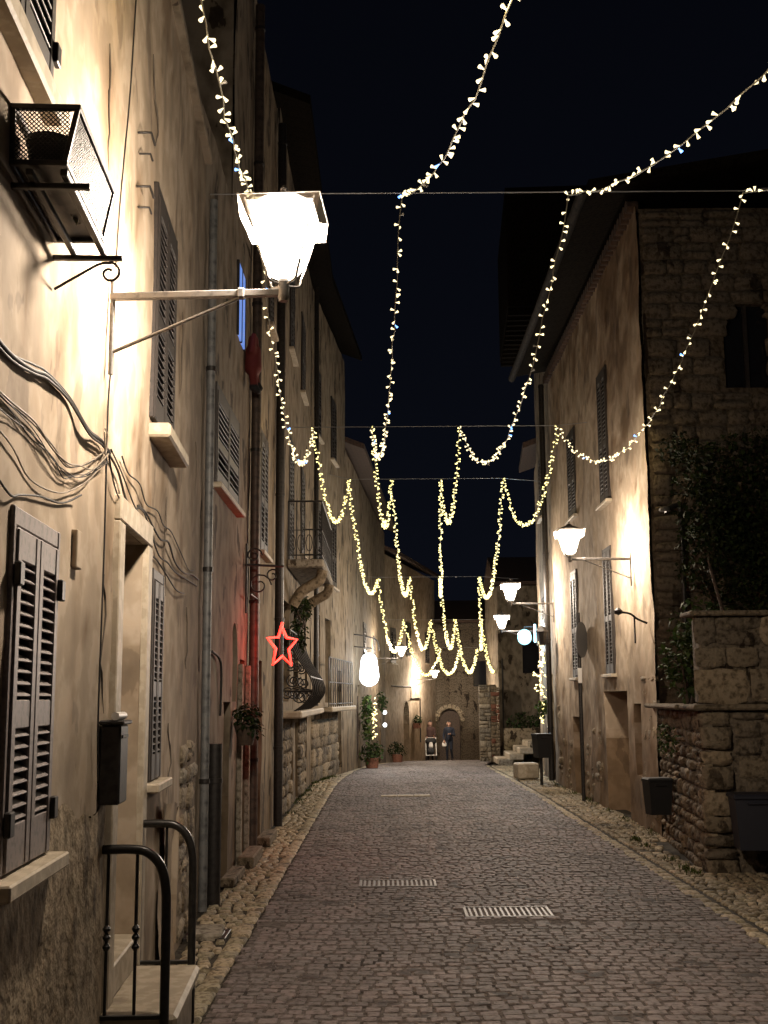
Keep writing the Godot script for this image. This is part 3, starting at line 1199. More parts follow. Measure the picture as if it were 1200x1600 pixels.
func stain(base: Color, dirt: Color, off: float, base_h := 0.6) -> Callable:
	# broad weathering: damp rising from the foot, runs and patches of lost paint
	return func(s: float, h: float) -> Color:
		var a := smoothstep(0.10, 0.45, blobs.get_noise_2d(s * 45.0 + off, h * 22.0)) * 0.45
		var b := smoothstep(0.0, 1.0, (base_h + 0.35 * fine.get_noise_2d(s * 60.0 + off, 1.0) - h) / 0.7)
		var c := smoothstep(0.18, 0.5, fine.get_noise_2d(s * 130.0 + off, h * 14.0)) * 0.35
		return base.lerp(dirt, clampf(maxf(maxf(a, b), c), 0, 0.92))

func near_house() -> void:
	var fr := wall_frame(-0.97, 0.0, -0.97 - 0.0534 * 9.3, 9.3)
	var L := 9.313
	fr.origin -= fr.basis.x * 1.5
	var o := thing("plaster_house", "tall cream plastered house on the left with shuttered windows and a recessed doorway", "house", fr)
	var k := 1.5
	var opens := [[3.62 + k, 4.27 + k, 1.13, 2.25, 0.10], [3.02 + k, 3.89 + k, 3.72, 4.95, 0.12], [5.63 + k, 6.40 + k, 0.45, 2.48, 0.42], [6.66 + k, 7.12 + k, 1.20, 2.385, 0.12], [7.72 + k, 8.32 + k, 0.03, 0.93, 0.30], [6.50 + k, 7.42 + k, 3.22, 4.62, 0.12], [2.9 + k, 3.4 + k, 0.2, 0.21, 0.01]]
	opens.pop_back()
	var col := func(s: float, h: float) -> Color:
		var c: Color = stain(Color(1, 1, 1), Color(0.62, 0.55, 0.46), 0.0, 0.5).call(s, h)
		var hole := smoothstep(0.30, 0.38, fine.get_noise_2d(s * 85.0 + 40.0, h * 30.0))
		var run := smoothstep(0.15, 0.5, fine.get_noise_2d(s * 210.0 + 9.0, h * 7.0)) * smoothstep(3.0, 5.5, h) * 0.5
		for sl in [[5.0, 5.8, 1.08], [4.4, 5.4, 3.64], [8.0, 8.7, 1.15], [8.0, 8.95, 3.1]]:
			if s > sl[0] - 0.05 and s < sl[1] + 0.05 and h < sl[2]:
				c = c.lerp(Color(0.52, 0.46, 0.39), 0.75 * exp((h - sl[2]) / 0.55) * smoothstep(-0.25, 0.35, fine.get_noise_2d(s * 420.0, h * 9.0)))
		c = c.lerp(Color(0.5, 0.42, 0.33), hole * 0.8)
		c = c.lerp(Color(0.45, 0.42, 0.38), run)
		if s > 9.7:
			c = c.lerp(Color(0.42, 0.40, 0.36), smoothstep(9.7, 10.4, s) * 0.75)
		return c
	part(o, "wall", facade(L + k, -0.1, 6.05, opens, 0.11, 0.016, col), M.plaster)
	part(o, "side_walls", shell(L + k, -0.1, 6.04, 6.0), M.plaster_grey)
	var cap := mb()
	box(cap, Vector3((L + k) / 2, 6.08, -2.95), Vector3(L + k - 0.01, 0.07, 6.02), 0.01)
	part(o, "roof_edge", cap.commit(), M.plaster_grey)
	# rough cast foot of the wall, up to the sill and ragged along its top
	part(o, "plinth", facade(5.38 + k - 0.2, -0.1, 1.22, [[3.30 + k, 4.10 + k, 1.07, 1.40, 0.02]], 0.05, 0.022, func(s: float, h: float) -> Color:
		var n := 0.5 + 0.5 * fine.get_noise_2d(s * 330.0, h * 330.0)
		var b := smoothstep(-0.3, 0.5, blobs.get_noise_2d(s * 80.0, h * 80.0))
		return Color(1, 1, 1).lerp(Color(0.42, 0.36, 0.28), n * 0.6 + 0.25 * b), 7.0, 0.16), M.plinth, loc(0.2, 0, 0.012))
	# windows
	shuttered_window(o, 3.62 + k, 4.27 + k, 1.13, 2.25, 0.012, M.shutter, 0.034, true, false, true)
	part(o, "sill", box_mesh(Vector3(0.80, 0.05, 0.17), 0.006), M.travertine, loc(3.90 + k, 1.10, 0.0))
	shuttered_window(o, 3.02 + k, 3.89 + k, 3.72, 4.95, 0.014, M.shutter_dark, 0.045, true, false, true)
	part(o, "sill", box_mesh(Vector3(1.0, 0.08, 0.18), 0.01), M.travertine, loc(3.40 + k, 3.675, -0.02))
	shuttered_window(o, 6.66 + k, 7.12 + k, 1.20, 2.385, 0.014, M.shutter_dark, 0.036, true, false)
	part(o, "sill", box_mesh(Vector3(0.60, 0.05, 0.18), 0.008), M.travertine, loc(6.88 + k, 1.17, 0.0))
	shuttered_window(o, 6.50 + k, 7.42 + k, 3.22, 4.62, 0.014, M.shutter_dark, 0.045, true, false)
	part(o, "sill", box_mesh(Vector3(0.94, 0.08, 0.20), 0.012), M.travertine, loc(6.98 + k, 3.15, 0.02))
	# stone door surround, in two jambs and a lintel, and the door at the back of its recess
	part(o, "door_jamb", box_mesh(Vector3(0.14, 2.22, 0.04), 0.006), M.travertine, loc(5.553 + k, 1.37, 0.012))
	part(o, "door_jamb", box_mesh(Vector3(0.14, 2.22, 0.04), 0.006), M.travertine, loc(6.477 + k, 1.37, 0.012))
	part(o, "door_lintel", box_mesh(Vector3(1.064, 0.12, 0.042), 0.006), M.travertine, loc(6.015 + k, 2.543, 0.012))
	var door := part(o, "door", box_mesh(Vector3(0.74, 2.0, 0.05), 0.006), M.wood, loc(6.015 + k, 1.455, -0.385))
	for px in [-0.18, 0.18]:
		for py in [-0.58, 0.35]:
			part(door, "door_panel", box_mesh(Vector3(0.26, 0.72 if py > 0 else 0.5, 0.03), 0.012), M.wood, loc(px, py, 0.03))
	part(door, "door_handle", tube_mesh([Vector3(-0.31, -0.02, 0.03), Vector3(-0.31, -0.02, 0.08), Vector3(-0.22, -0.02, 0.085)], 0.01, 6), M.grate)
	part(o, "threshold", box_mesh(Vector3(0.766, 0.15, 0.44), 0.008), M.travertine, loc(6.015 + k, 0.377, -0.195))
	# broken plaster foot: a thick patch by the cellar opening, and loose stones at the corner
	part(o, "plaster_patch", facade(0.62, 0.0, 1.1, [], 0.06, 0.06, stain(Color(0.95, 0.92, 0.88), Color(0.6, 0.5, 0.4), 31.0, 0.3), 3.0, 0.10), M.plaster, loc(7.16 + k, -0.05, 0.045))
	stones(o, 8.36 + k, 9.25 + k, 0.0, 1.35, -0.02, Vector2(0.26, 0.16), 0.08, [M.stone, M.stone_b, M.stone_c])
	part(o, "wall_box", box_mesh(Vector3(0.10, 0.15, 0.03), 0.004), M.plaster, loc(4.60 + k, 2.23, 0.01))
	part(o, "cellar_hatch", box_mesh(Vector3(0.58, 0.86, 0.04), 0.004), M.wood, loc(8.02 + k, 0.47, -0.20))
	for hk in [[5.95, 4.60], [5.95, 4.30]]:
		var st := mb()
		tube(st, [Vector3(hk[0] + k - 0.09, hk[1], 0.0), Vector3(hk[0] + k - 0.09, hk[1], 0.07), Vector3(hk[0] + k + 0.05, hk[1], 0.07)], 0.007, 5)
		tube(st, [Vector3(hk[0] + k - 0.03, hk[1] - 0.09, 0.0), Vector3(hk[0] + k - 0.03, hk[1] - 0.09, 0.06), Vector3(hk[0] + k + 0.05, hk[1] - 0.09, 0.06)], 0.006, 5)
		part(o, "wall_hook", st.commit(), M.iron)
	for cr in [[5.0, 4.6], [5.25, 2.2], [6.3, 5.3], [7.3, 2.9], [7.9, 4.3], [8.5, 2.3], [4.4, 5.6], [8.9, 3.6], [7.6, 1.5]]:
		var pts := []
		var p := Vector3(cr[0] + k, cr[1], 0.004)
		for i in 9:
			pts.append(p)
			p += Vector3(rng.randf_range(-0.07, 0.07), -rng.randf_range(0.02, 0.12), 0)
		part(o, "crack", tube_mesh(pts, [0.002, 0.005, 0.004, 0.006, 0.005, 0.004, 0.005, 0.003, 0.001], 4), M.crack)
	# two steps up to the door
	var steps := thing("door_steps", "two pale stone steps between iron handrails up to the recessed doorway", "steps", fr.translated_local(Vector3(5.87 + k, 0, 0)))
	part(steps, "step", box_mesh(Vector3(1.0, 0.06, 0.345), 0.018), M.travertine, loc(0.0, 0.272, 0.175))
	part(steps, "riser", box_mesh(Vector3(0.96, 0.24, 0.31)), M.travertine, loc(0.0, 0.12, 0.155))
	part(steps, "paving_slab", box_mesh(Vector3(0.40, 0.06, 0.24), 0.015), M.stone_c, loc(2.95, -0.005, 0.15))
	for e in [[5.36, "iron handrail with two knobbed balusters, nearer of the pair by the door steps", 0.30], [6.44, "iron handrail beyond the door steps, farther of the pair", 0.30]]:
		var h := thing("handrail", e[1], "handrail", fr.translated_local(Vector3(e[0] + k, 0, 0)), "handrails either side of the door steps")
		part(h, "rail", tube_mesh(curve([Vector3(0, 1.00, 0.0), Vector3(0, 1.00, 0.14), Vector3(0, 0.985, 0.21), Vector3(0, 0.93, 0.265), Vector3(0, 0.84, 0.29), Vector3(0, 0.7, 0.295), Vector3(0, 0.3, 0.295), Vector3(0, 0.0, 0.295)], 6), 0.021, 10), M.rail)
		part(h, "bottom_bar", box_mesh(Vector3(0.02, 0.02, 0.285), 0.003), M.rail, loc(0, e[2], 0.145))
		if e[0] > 6.0:
			part(h, "post", box_mesh(Vector3(0.022, 0.70, 0.035), 0.003), M.rail, loc(0, 0.64, 0.015))
		for z in ([0.04, 0.165] if e[0] < 6.0 else [0.155]):
			var pr := [Vector2(0.0, 0.0), Vector2(0.0075, 0.0), Vector2(0.0075, 0.27)]
			for kn in [0.285, 0.325, 0.36]:
				pr.append_array([Vector2(0.008, kn - 0.017), Vector2(0.017, kn - 0.004), Vector2(0.017, kn + 0.004), Vector2(0.008, kn + 0.017)])
			pr.append_array([Vector2(0.0075, 0.4), Vector2(0.0075, 0.69)])
			part(h, "baluster", lathe_mesh(pr, 8), M.rail, loc(0, e[2] + 0.005, z))
	# letter box
	var ml := thing("letter_box", "dark metal letter box with a rolled paper on top beside the doorway", "letter box", fr.translated_local(Vector3(5.33 + k, 1.20, 0.005)))
	part(ml, "body", box_mesh(Vector3(0.20, 0.34, 0.09), 0.008), M.iron, loc(0, 0.17, 0.05))
	part(ml, "lid", box_mesh(Vector3(0.22, 0.02, 0.11), 0.006), M.iron, loc(0, 0.35, 0.055))
	part(ml, "slot", box_mesh(Vector3(0.15, 0.015, 0.006), 0.002), M.plastic, loc(0, 0.29, 0.098))
	var roll := mb()
	tube(roll, [Vector3(-0.11, 0.378, 0.07), Vector3(0.11, 0.378, 0.07)], 0.018, 10)
	part(ml, "paper_roll", roll.commit(), M.white)
	planter(fr, k)
	# cables tacked along the wall
	var cf := fr.translated_local(Vector3(k, 0, 0))
	var thick := [[2.6, 2.66], [3.0, 2.70], [3.46, 2.69], [3.76, 2.72], [3.98, 2.76], [4.34, 2.77], [4.72, 2.73], [5.0, 2.75], [5.22, 2.74]]
	var run := func(pts: Array, dy: float, z: float, wob: float) -> Array:
		var a := []
		for p in pts:
			a.append(Vector3(p[0], p[1] + dy + rng.randf_range(-wob, wob), z + rng.randf_range(-0.006, 0.006)))
		return a
	cable_run("thick bundle of dark cables sagging across the near wall to above the doorway", cf, [
		[run.call(thick, 0.0, 0.022, 0.003), 0.007], [run.call(thick, -0.012, 0.02, 0.006), 0.005], [run.call(thick, 0.010, 0.018, 0.008), 0.004],
		[run.call([[5.2, 2.74], [5.45, 2.70], [5.7, 2.62], [5.95, 2.60], [6.1, 2.655]], 0.0, 0.02, 0.008), 0.006], [run.call([[5.2, 2.73], [5.35, 2.62], [5.6, 2.575], [5.95, 2.585]], 0.0, 0.02, 0.008), 0.004],
		[run.call([[5.2, 2.75], [5.5, 2.69], [5.8, 2.60], [6.02, 2.59]], 0.01, 0.03, 0.006), 0.004], [run.call([[4.95, 2.78], [5.0, 2.69], [5.04, 2.78], [4.97, 2.8]], 0.0, 0.04, 0.0), 0.003, M.cable_pale]], M.cable)
	cable_run("dark cables running on from above the doorway to the corner of the plaster house", cf, [
		[run.call([[6.1, 2.655], [6.4, 2.66], [6.7, 2.62], [7.0, 2.57], [7.3, 2.60], [7.7, 2.54], [8.2, 2.53], [8.7, 2.57], [9.2, 2.56]], 0.0, 0.015, 0.02), 0.006],
		[run.call([[6.05, 2.64], [6.35, 2.64], [6.62, 2.58], [6.95, 2.50], [7.3, 2.49], [7.7, 2.45], [8.3, 2.49], [9.1, 2.52]], 0.0, 0.014, 0.02), 0.005],
		[run.call([[5.55, 2.81], [5.8, 2.77], [6.1, 2.76], [6.4, 2.70], [6.8, 2.73], [7.1, 2.67], [7.5, 2.69], [8.0, 2.63], [8.5, 2.58], [8.9, 2.60]], 0.0, 0.014, 0.02), 0.004],
		[run.call([[6.5, 2.46], [6.9, 2.44], [7.3, 2.42], [7.8, 2.36], [8.3, 2.38]], 0.0, 0.012, 0.02), 0.005]], M.cable)
	var mid := [[2.7, 2.53], [3.1, 2.54], [3.47, 2.54], [3.79, 2.535], [4.07, 2.51], [4.3, 2.50], [4.5, 2.53], [4.8, 2.60], [5.14, 2.73]]
	var lines := []
	for j in 6:
		lines.append([run.call(mid, rng.randf_range(-0.04, 0.02), 0.015 + j * 0.003, 0.014), rng.randf_range(0.0016, 0.0034)] + ([M.cable_pale] if j % 3 == 1 else []))
	cable_run("loose tangle of thin cables drooping on the wall under the thick bundle", cf, lines, M.cable)
	cable_run("single cable looping lowest across the wall above the near shuttered window", cf, [
		[run.call([[2.8, 2.46], [3.49, 2.43], [3.81, 2.37], [4.18, 2.385], [4.5, 2.46], [4.85, 2.58], [5.13, 2.73]], 0.0, 0.02, 0.004), 0.003, M.cable_pale],
		[run.call([[3.4, 2.30], [3.55, 2.26], [3.7, 2.30], [3.95, 2.33], [4.3, 2.36], [4.6, 2.45]], 0.0, 0.018, 0.01), 0.004]], M.cable)
	cable_run("thin wire hanging straight down the plaster from the roof edge to the planter bracket", cf, [
		[[Vector3(5.75, 6.0, 0.02), Vector3(5.55, 5.2, 0.025), Vector3(5.42, 4.6, 0.03), Vector3(5.33, 4.2, 0.025), Vector3(5.22, 3.9, 0.03), Vector3(5.17, 3.6, 0.03)], 0.004],
		[[Vector3(5.17, 3.10, 0.02), Vector3(5.16, 2.9, 0.015), Vector3(5.17, 2.3, 0.015), Vector3(5.12, 1.6, 0.02), Vector3(5.16, 1.3, 0.02)], 0.004]], M.cable)

func planter(fr: Transform3D, k: float) -> void:
	# iron window box with diamond mesh sides on a scrolled bracket; origin on the wall at its near end
	var o := thing("iron_planter", "black iron planter box with mesh sides on a scrolled wall bracket", "planter", fr.translated_local(Vector3(3.44 + k, 3.285, 0.0)))
	var l := 0.62
	var w0 := 0.012
	var w1 := 0.21
	var wb := 0.175
	var h := 0.185
	var st := mb()
	for x in [0.0, l]:
		box(st, Vector3(x, h / 2, w0), Vector3(0.016, h, 0.016), 0.002)
		box(st, Vector3(x, h / 2, (w1 + wb) / 2), Vector3(0.016, h, 0.016), 0.002, Basis(Vector3.RIGHT, atan((w1 - wb) / h)))
	for y in [0.0, h]:
		var ww := wb if y == 0.0 else w1
		for z in [w0, ww]:
			box(st, Vector3(l / 2, y, z), Vector3(l + 0.02, 0.018, 0.02), 0.003)
		for x in [0.0, l]:
			box(st, Vector3(x, y, (w0 + ww) / 2), Vector3(0.0195, 0.0175, ww - w0), 0.002)
	part(o, "frame", st.commit(), M.iron)
	part(o, "tray", box_mesh(Vector3(l - 0.02, 0.012, wb - w0 - 0.01), 0.002), M.iron, loc(l / 2, 0.012, (w0 + wb) / 2))
	var diamond := func(a: Vector3, u: Vector3, lu: float, lv: float, pitch: float, v: Vector3) -> Mesh:
		var s := mb()
		var n := int((lu + lv) / pitch) + 1
		for i in range(-int(lv / pitch) - 1, n):
			for dirn in [1.0, -1.0]:
				# a rod through (i * pitch, 0), leaning one way or the other, clipped to the panel
				var u0 := i * pitch
				var ta := maxf(0.0, -u0) if dirn > 0 else maxf(0.0, u0 - lu)
				var tb := minf(lv, lu - u0) if dirn > 0 else minf(lv, u0)
				if tb - ta > 0.008:
					tube(s, [a + u * (u0 + dirn * ta) + v * ta, a + u * (u0 + dirn * tb) + v * tb], 0.0018, 4)
		return s.commit()
	part(o, "mesh_panel", diamond.call(Vector3(0, 0, w0), Vector3(0, 0, 1), wb - w0 + 0.012, h, 0.0145, Vector3.UP), M.iron)
	part(o, "mesh_panel", diamond.call(Vector3(l, 0, w0), Vector3(0, 0, 1), wb - w0 + 0.012, h, 0.0145, Vector3.UP), M.iron)
	part(o, "mesh_panel", diamond.call(Vector3(0, 0, wb), Vector3(1, 0, 0), l, h, 0.0145, Vector3(0, h, w1 - wb).normalized()), M.iron)
	for z in [0.075, 0.18]:
		part(o, "support_bar", box_mesh(Vector3(0.70, 0.022, 0.022), 0.003), M.iron, loc(0.32, -0.040, z))
	part(o, "cross_bar", box_mesh(Vector3(0.022, 0.018, 0.25), 0.003), M.iron, loc(0.635, -0.062, 0.125))
	part(o, "cross_bar", box_mesh(Vector3(0.022, 0.018, 0.25), 0.003), M.iron, loc(0.03, -0.062, 0.125))
	var sc := [Vector3(0.635, -0.18, 0.01), Vector3(0.635, -0.13, 0.09), Vector3(0.635, -0.085, 0.165), Vector3(0.635, -0.08, 0.20)]
	for i in 14:
		var a := 1.35 - i * 0.52
		var r := 0.040 - i * 0.0022
		sc.append(Vector3(0.635, -0.117 + sin(a) * r, 0.205 + cos(a) * r))
	part(o, "scroll_bracket", tube_mesh(curve(sc, 4), 0.005, 6), M.iron)
	# a pot and dry winter plants in the tray
	part(o, "pot", lathe_mesh([Vector2(0, 0), Vector2(0.055, 0), Vector2(0.072, 0.10), Vector2(0.076, 0.10), Vector2(0.076, 0.12), Vector2(0.066, 0.12), Vector2(0.06, 0.1), Vector2(0, 0.1)], 14), M.plastic, loc(0.14, 0.02, 0.095))
	var f := Node3D.new()
	f.name = "dry_plants"
	o.add_child(f)
	foliage(f, "foliage", [[Vector3(0.33, 0.06, 0.11), Vector3(0.17, 0.045, 0.055), 240, 0.026], [Vector3(0.46, 0.05, 0.10), Vector3(0.08, 0.04, 0.05), 110, 0.024]], M.dry, 0.5, 1.6)

func simple_house(n: String, label: String, fr: Transform3D, L: float, h: float, opens: Array, mat: Material, off: float, cell := 0.3, depth := 6.0, foot := -1.6, dirt := Color(0.55, 0.48, 0.4)) -> Node3D:
	var o := thing(n, label, "house", fr)
	part(o, "wall", facade(L, foot, h, opens, cell, 0.022, stain(Color(1, 1, 1), dirt, off, 1.0), off), mat)
	part(o, "side_walls", shell(L, foot, h - 0.01, depth), M.plaster_grey)
	return o

func downpipe(label: String, fr: Transform3D, h0: float, h1: float, r: float, mat: Material, group := "downpipes on the house fronts") -> void:
	var o := thing("downpipe", label, "downpipe", fr, group)
	part(o, "pipe", tube_mesh([Vector3(0, h0, 0), Vector3(0, (h0 + h1) / 2, 0), Vector3(0, h1, 0)], r, 10), mat)
	var y := h0 + 1.0
	while y < h1:
		part(o, "clamp", lathe_mesh([Vector2(r + 0.001, -0.02), Vector2(r + 0.008, -0.018), Vector2(r + 0.008, 0.018), Vector2(r + 0.001, 0.02)], 10), M.iron, loc(0, y, 0))
		y += 1.7

func left_houses() -> void:
	# second house, low at first then taller
	var fr := wall_frame(-1.5, 9.3, -1.5, 13.0)
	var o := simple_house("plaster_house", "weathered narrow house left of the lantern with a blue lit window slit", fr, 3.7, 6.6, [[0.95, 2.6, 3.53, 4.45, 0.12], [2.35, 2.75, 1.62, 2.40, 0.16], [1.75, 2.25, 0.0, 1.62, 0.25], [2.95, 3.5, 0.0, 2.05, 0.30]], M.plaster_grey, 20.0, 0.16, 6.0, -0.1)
	part(o, "upper_wall", facade(1.6, 6.6, 10.0, [], 0.4, 0.04, stain(Color(1, 1, 1), Color(0.55, 0.5, 0.45), 22.0, 0.0)), M.plaster_grey, loc(2.1, 0, 0))
	part(o, "upper_side_walls", shell(1.6, 6.6, 9.99, 6.0), M.plaster_grey, loc(2.1, 0, 0))
	shuttered_window(o, 0.95, 2.6, 3.53, 4.45, 0.012, M.shutter_dark, 0.05, false)
	part(o, "lit_window", box_mesh(Vector3(0.60, 0.78, 0.04)), M.blue_window, loc(2.64, 5.72, 0.006))
	for x in [2.355, 2.64, 2.925]:
		part(o, "window_frame", box_mesh(Vector3(0.035, 0.80, 0.046), 0.005), M.shutter_dark, loc(x, 5.72, 0.009))
	part(o, "niche_arch", arch(2.35, 2.75, 2.40, 0.15), M.plaster_grey)
	part(o, "door", box_mesh(Vector3(0.5, 1.6, 0.04), 0.004), M.wood, loc(2.0, 0.81, -0.2))
	part(o, "door", box_mesh(Vector3(0.54, 2.02, 0.04), 0.004), M.wood, loc(3.22, 1.02, -0.24))
	part(o, "door_jamb", box_mesh(Vector3(0.10, 2.0, 0.05), 0.006), M.stone_c, loc(2.89, 1.0, 0.026))
	part(o, "door_jamb", box_mesh(Vector3(0.10, 2.0, 0.05), 0.006), M.stone_c, loc(3.56, 1.0, 0.026))
	part(o, "doorstep", box_mesh(Vector3(0.9, 0.12, 0.16), 0.012), M.stone_mid, loc(3.2, 0.05, 0.11))
	part(o, "doorstep", box_mesh(Vector3(0.8, 0.08, 0.13), 0.012), M.stone_mid, loc(1.95, 0.04, 0.09))
	part(o, "wall_hook", tube_mesh(curve([Vector3(0.9, 2.05, 0.02), Vector3(1.3, 2.0, 0.03), Vector3(1.42, 1.85, 0.03), Vector3(1.45, 1.5, 0.02)], 5), 0.012, 5), M.cable)
	downpipe("slim grey conduit at the corner between the plaster house and the narrow house", fr.translated_local(Vector3(0.38, 0, 0.05)), 0.0, 5.9, 0.035, M.pipe_grey)
	downpipe("short thick black iron drain foot beside the grey conduit", fr.translated_local(Vector3(0.74, 0, 0.08)), -0.02, 1.28, 0.060, M.iron)
	downpipe("tall brown downpipe reddened by the neon star, between the two weathered houses", fr.translated_local(Vector3(3.70, 0, 0.07)), 0.0, 9.8, 0.055, M.pipe)
	# cloth doll on a ladder-like rope
	var doll := thing("cloth_doll", "small red stuffed cloth doll hanging beside the brown downpipe", "doll", fr.translated_local(Vector3(3.15, 4.9, 0.09)))
	part(doll, "figure", body_mesh([[Vector3(0, 0.30, 0), Vector3(0, 0.48, 0), 0.095, 0.085, Color(0.11, 0.014, 0.011)], [Vector3(0, 0.58, 0), Vector3(0, 0.61, 0), 0.06, 0.055, Color(0.11, 0.014, 0.011)], [Vector3(-0.05, 0.28, 0), Vector3(-0.06, 0.06, 0.02), 0.05, 0.04, Color(0.11, 0.014, 0.011)], [Vector3(0.05, 0.28, 0), Vector3(0.06, 0.12, 0.03), 0.05, 0.04, Color(0.11, 0.014, 0.011)], [Vector3(-0.06, 0.06, 0.02), Vector3(-0.06, 0.02, 0.06), 0.045, 0.035, Color(0.01, 0.01, 0.01)], [Vector3(0.06, 0.12, 0.03), Vector3(0.06, 0.08, 0.07), 0.045, 0.035, Color(0.01, 0.01, 0.01)], [Vector3(-0.09, 0.46, 0), Vector3(-0.13, 0.62, 0.02), 0.04, 0.03, Color(0.11, 0.014, 0.011)], [Vector3(0.09, 0.46, 0), Vector3(0.13, 0.60, 0.02), 0.04, 0.03, Color(0.11, 0.014, 0.011)]], 0.018), M.body)
	part(doll, "rope", tube_mesh([Vector3(0.12, 0.55, -0.02), Vector3(0.12, 1.1, -0.05)], 0.008, 5), M.cable_pale)
	var pot := thing("wall_plant", "small green bush in a hanging pot below the arched niche", "plant", fr.translated_local(Vector3(2.5, 1.32, 0.13)))
	part(pot, "pot", lathe_mesh([Vector2(0, 0), Vector2(0.07, 0), Vector2(0.11, 0.17), Vector2(0.115, 0.17), Vector2(0.115, 0.2), Vector2(0.0, 0.19)], 14), M.wood, loc(0, -0.12, 0))
	foliage(pot, "foliage", [[Vector3(0, 0.16, 0.02), Vector3(0.19, 0.15, 0.14), 320, 0.05], [Vector3(0.05, 0.05, 0.07), Vector3(0.17, 0.1, 0.1), 160, 0.045]], M.leaf, 0.25, 0.7)
	# third house, tall
	fr = wall_frame(-1.5, 13.0, -1.5, 16.4)
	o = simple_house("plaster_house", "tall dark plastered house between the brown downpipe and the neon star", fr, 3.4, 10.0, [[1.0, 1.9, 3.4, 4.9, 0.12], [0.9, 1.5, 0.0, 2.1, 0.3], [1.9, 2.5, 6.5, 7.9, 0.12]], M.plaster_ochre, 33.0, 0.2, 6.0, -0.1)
	shuttered_window(o, 1.0, 1.9, 3.4, 4.9, 0.012, M.shutter_dark, 0.06, false)
	shuttered_window(o, 1.9, 2.5, 6.5, 7.9, 0.012, M.shutter_dark, 0.06, false)
	part(o, "door", box_mesh(Vector3(0.58, 2.08, 0.04), 0.004), M.wood, loc(1.2, 1.05, -0.24))
	part(o, "doorstep", box_mesh(Vector3(0.9, 0.10, 0.16), 0.012), M.stone_mid, loc(1.2, 0.05, 0.11))
	part(o, "chimney", box_mesh(Vector3(0.7, 1.6, 0.7), 0.02), M.plaster_grey, loc(1.9, 10.8, -0.6))
	downpipe("black downpipe at the end of the tall dark house, right of the red neon star", fr.translated_local(Vector3(2.95, 0, 0.08)), 0.0, 9.8, 0.06, M.iron)
	# stone house with the balcony
	fr = wall_frame(-1.5, 16.4, -1.5, 24.0)
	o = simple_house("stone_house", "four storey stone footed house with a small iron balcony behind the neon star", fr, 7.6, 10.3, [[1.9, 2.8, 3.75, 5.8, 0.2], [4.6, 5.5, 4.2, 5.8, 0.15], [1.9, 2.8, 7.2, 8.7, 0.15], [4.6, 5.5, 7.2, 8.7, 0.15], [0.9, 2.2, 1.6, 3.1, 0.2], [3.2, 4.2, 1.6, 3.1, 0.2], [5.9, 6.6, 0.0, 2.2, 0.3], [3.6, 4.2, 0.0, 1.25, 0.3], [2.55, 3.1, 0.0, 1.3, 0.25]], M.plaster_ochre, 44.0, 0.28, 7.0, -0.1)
	shuttered_window(o, 1.9, 2.8, 3.75, 5.8, 0.012, M.shutter_dark, 0.07, false, false)
	shuttered_window(o, 4.6, 5.5, 4.2, 5.8, 0.012, M.shutter_dark, 0.07, false)
	shuttered_window(o, 1.9, 2.8, 7.2, 8.7, 0.012, M.shutter_dark, 0.07, false)
	shuttered_window(o, 4.6, 5.5, 7.2, 8.7, 0.012, M.shutter_dark, 0.07, false)
	for wn in [[0.9, 2.2], [3.2, 4.2]]:
		part(o, "window_pane", box_mesh(Vector3(wn[1] - wn[0], 1.5, 0.02)), M.pane, loc((wn[0] + wn[1]) / 2, 2.35, -0.15))
	part(o, "door", box_mesh(Vector3(0.68, 2.2, 0.05), 0.004), M.wood, loc(6.25, 1.1, -0.25))
	part(o, "roof", roof_mesh(7.6, 10.35, 0.45, 7.0, 1.6, 0.0), M.eave)
	stones(o, 0.35, 2.5, -0.02, 1.36, 0.0, Vector2(0.36, 0.22), 0.10, [M.stone_mid, M.stone_b, M.stone_mid_b])
	stones(o, 4.22, 5.85, -0.02, 1.36, 0.0, Vector2(0.36, 0.22), 0.10, [M.stone_mid, M.stone_b, M.stone_mid_b])
	part(o, "ledge", box_mesh(Vector3(6.0, 0.10, 0.34), 0.02), M.travertine, loc(3.3, 1.42, 0.17))
	# balcony on its scrolled corbels, a part of this house
	var bal := part(o, "balcony", box_mesh(Vector3(3.2, 0.13, 0.56), 0.02), M.stone_c, loc(3.3, 3.70, 0.285))
	for x in [-1.2, 1.2]:
		var st := mb()
		var prof := curve([Vector3(x, -0.07, 0.24), Vector3(x, -0.22, 0.20), Vector3(x, -0.32, 0.04), Vector3(x, -0.42, -0.10), Vector3(x, -0.62, -0.22)], 4)
		tube(st, prof, 0.085, 8)
		part(bal, "corbel", st.commit(), M.stone_b)
	for e in [[Vector3(-1.56, 0.07, -0.27), Vector3(-1.56, 0.07, 0.25), 4], [Vector3(1.56, 0.07, -0.27), Vector3(1.56, 0.07, 0.25), 4], [Vector3(-1.56, 0.07, 0.25), Vector3(1.56, 0.07, 0.25), 18]]:
		var st := mb()
		tube(st, [e[0] + Vector3(0, 0.9, 0), e[1] + Vector3(0, 0.9, 0)], 0.016, 6)
		tube(st, [e[0] + Vector3(0, 0.06, 0), e[1] + Vector3(0, 0.06, 0)], 0.010, 6)
		tube(st, [e[0] + Vector3(0, 0.45, 0), e[1] + Vector3(0, 0.45, 0)], 0.007, 6)
		for i in e[2] + 1:
			var p: Vector3 = e[0].lerp(e[1], float(i) / e[2])
			tube(st, [p, p + Vector3(0, 0.9, 0)], 0.009, 5)
			if i < e[2]:
				var q: Vector3 = e[0].lerp(e[1], (i + 0.5) / e[2])
				var u: Vector3 = (e[1] - e[0]).normalized()
				var ring := []
				for a in 11:
					ring.append(q + Vector3(0, 0.25, 0) + u * 0.05 * cos(a * TAU / 10) + Vector3(0, 0.13 * sin(a * TAU / 10), 0))
				tube(st, ring, 0.007, 5)
		part(bal, "railing", st.commit(), M.iron)
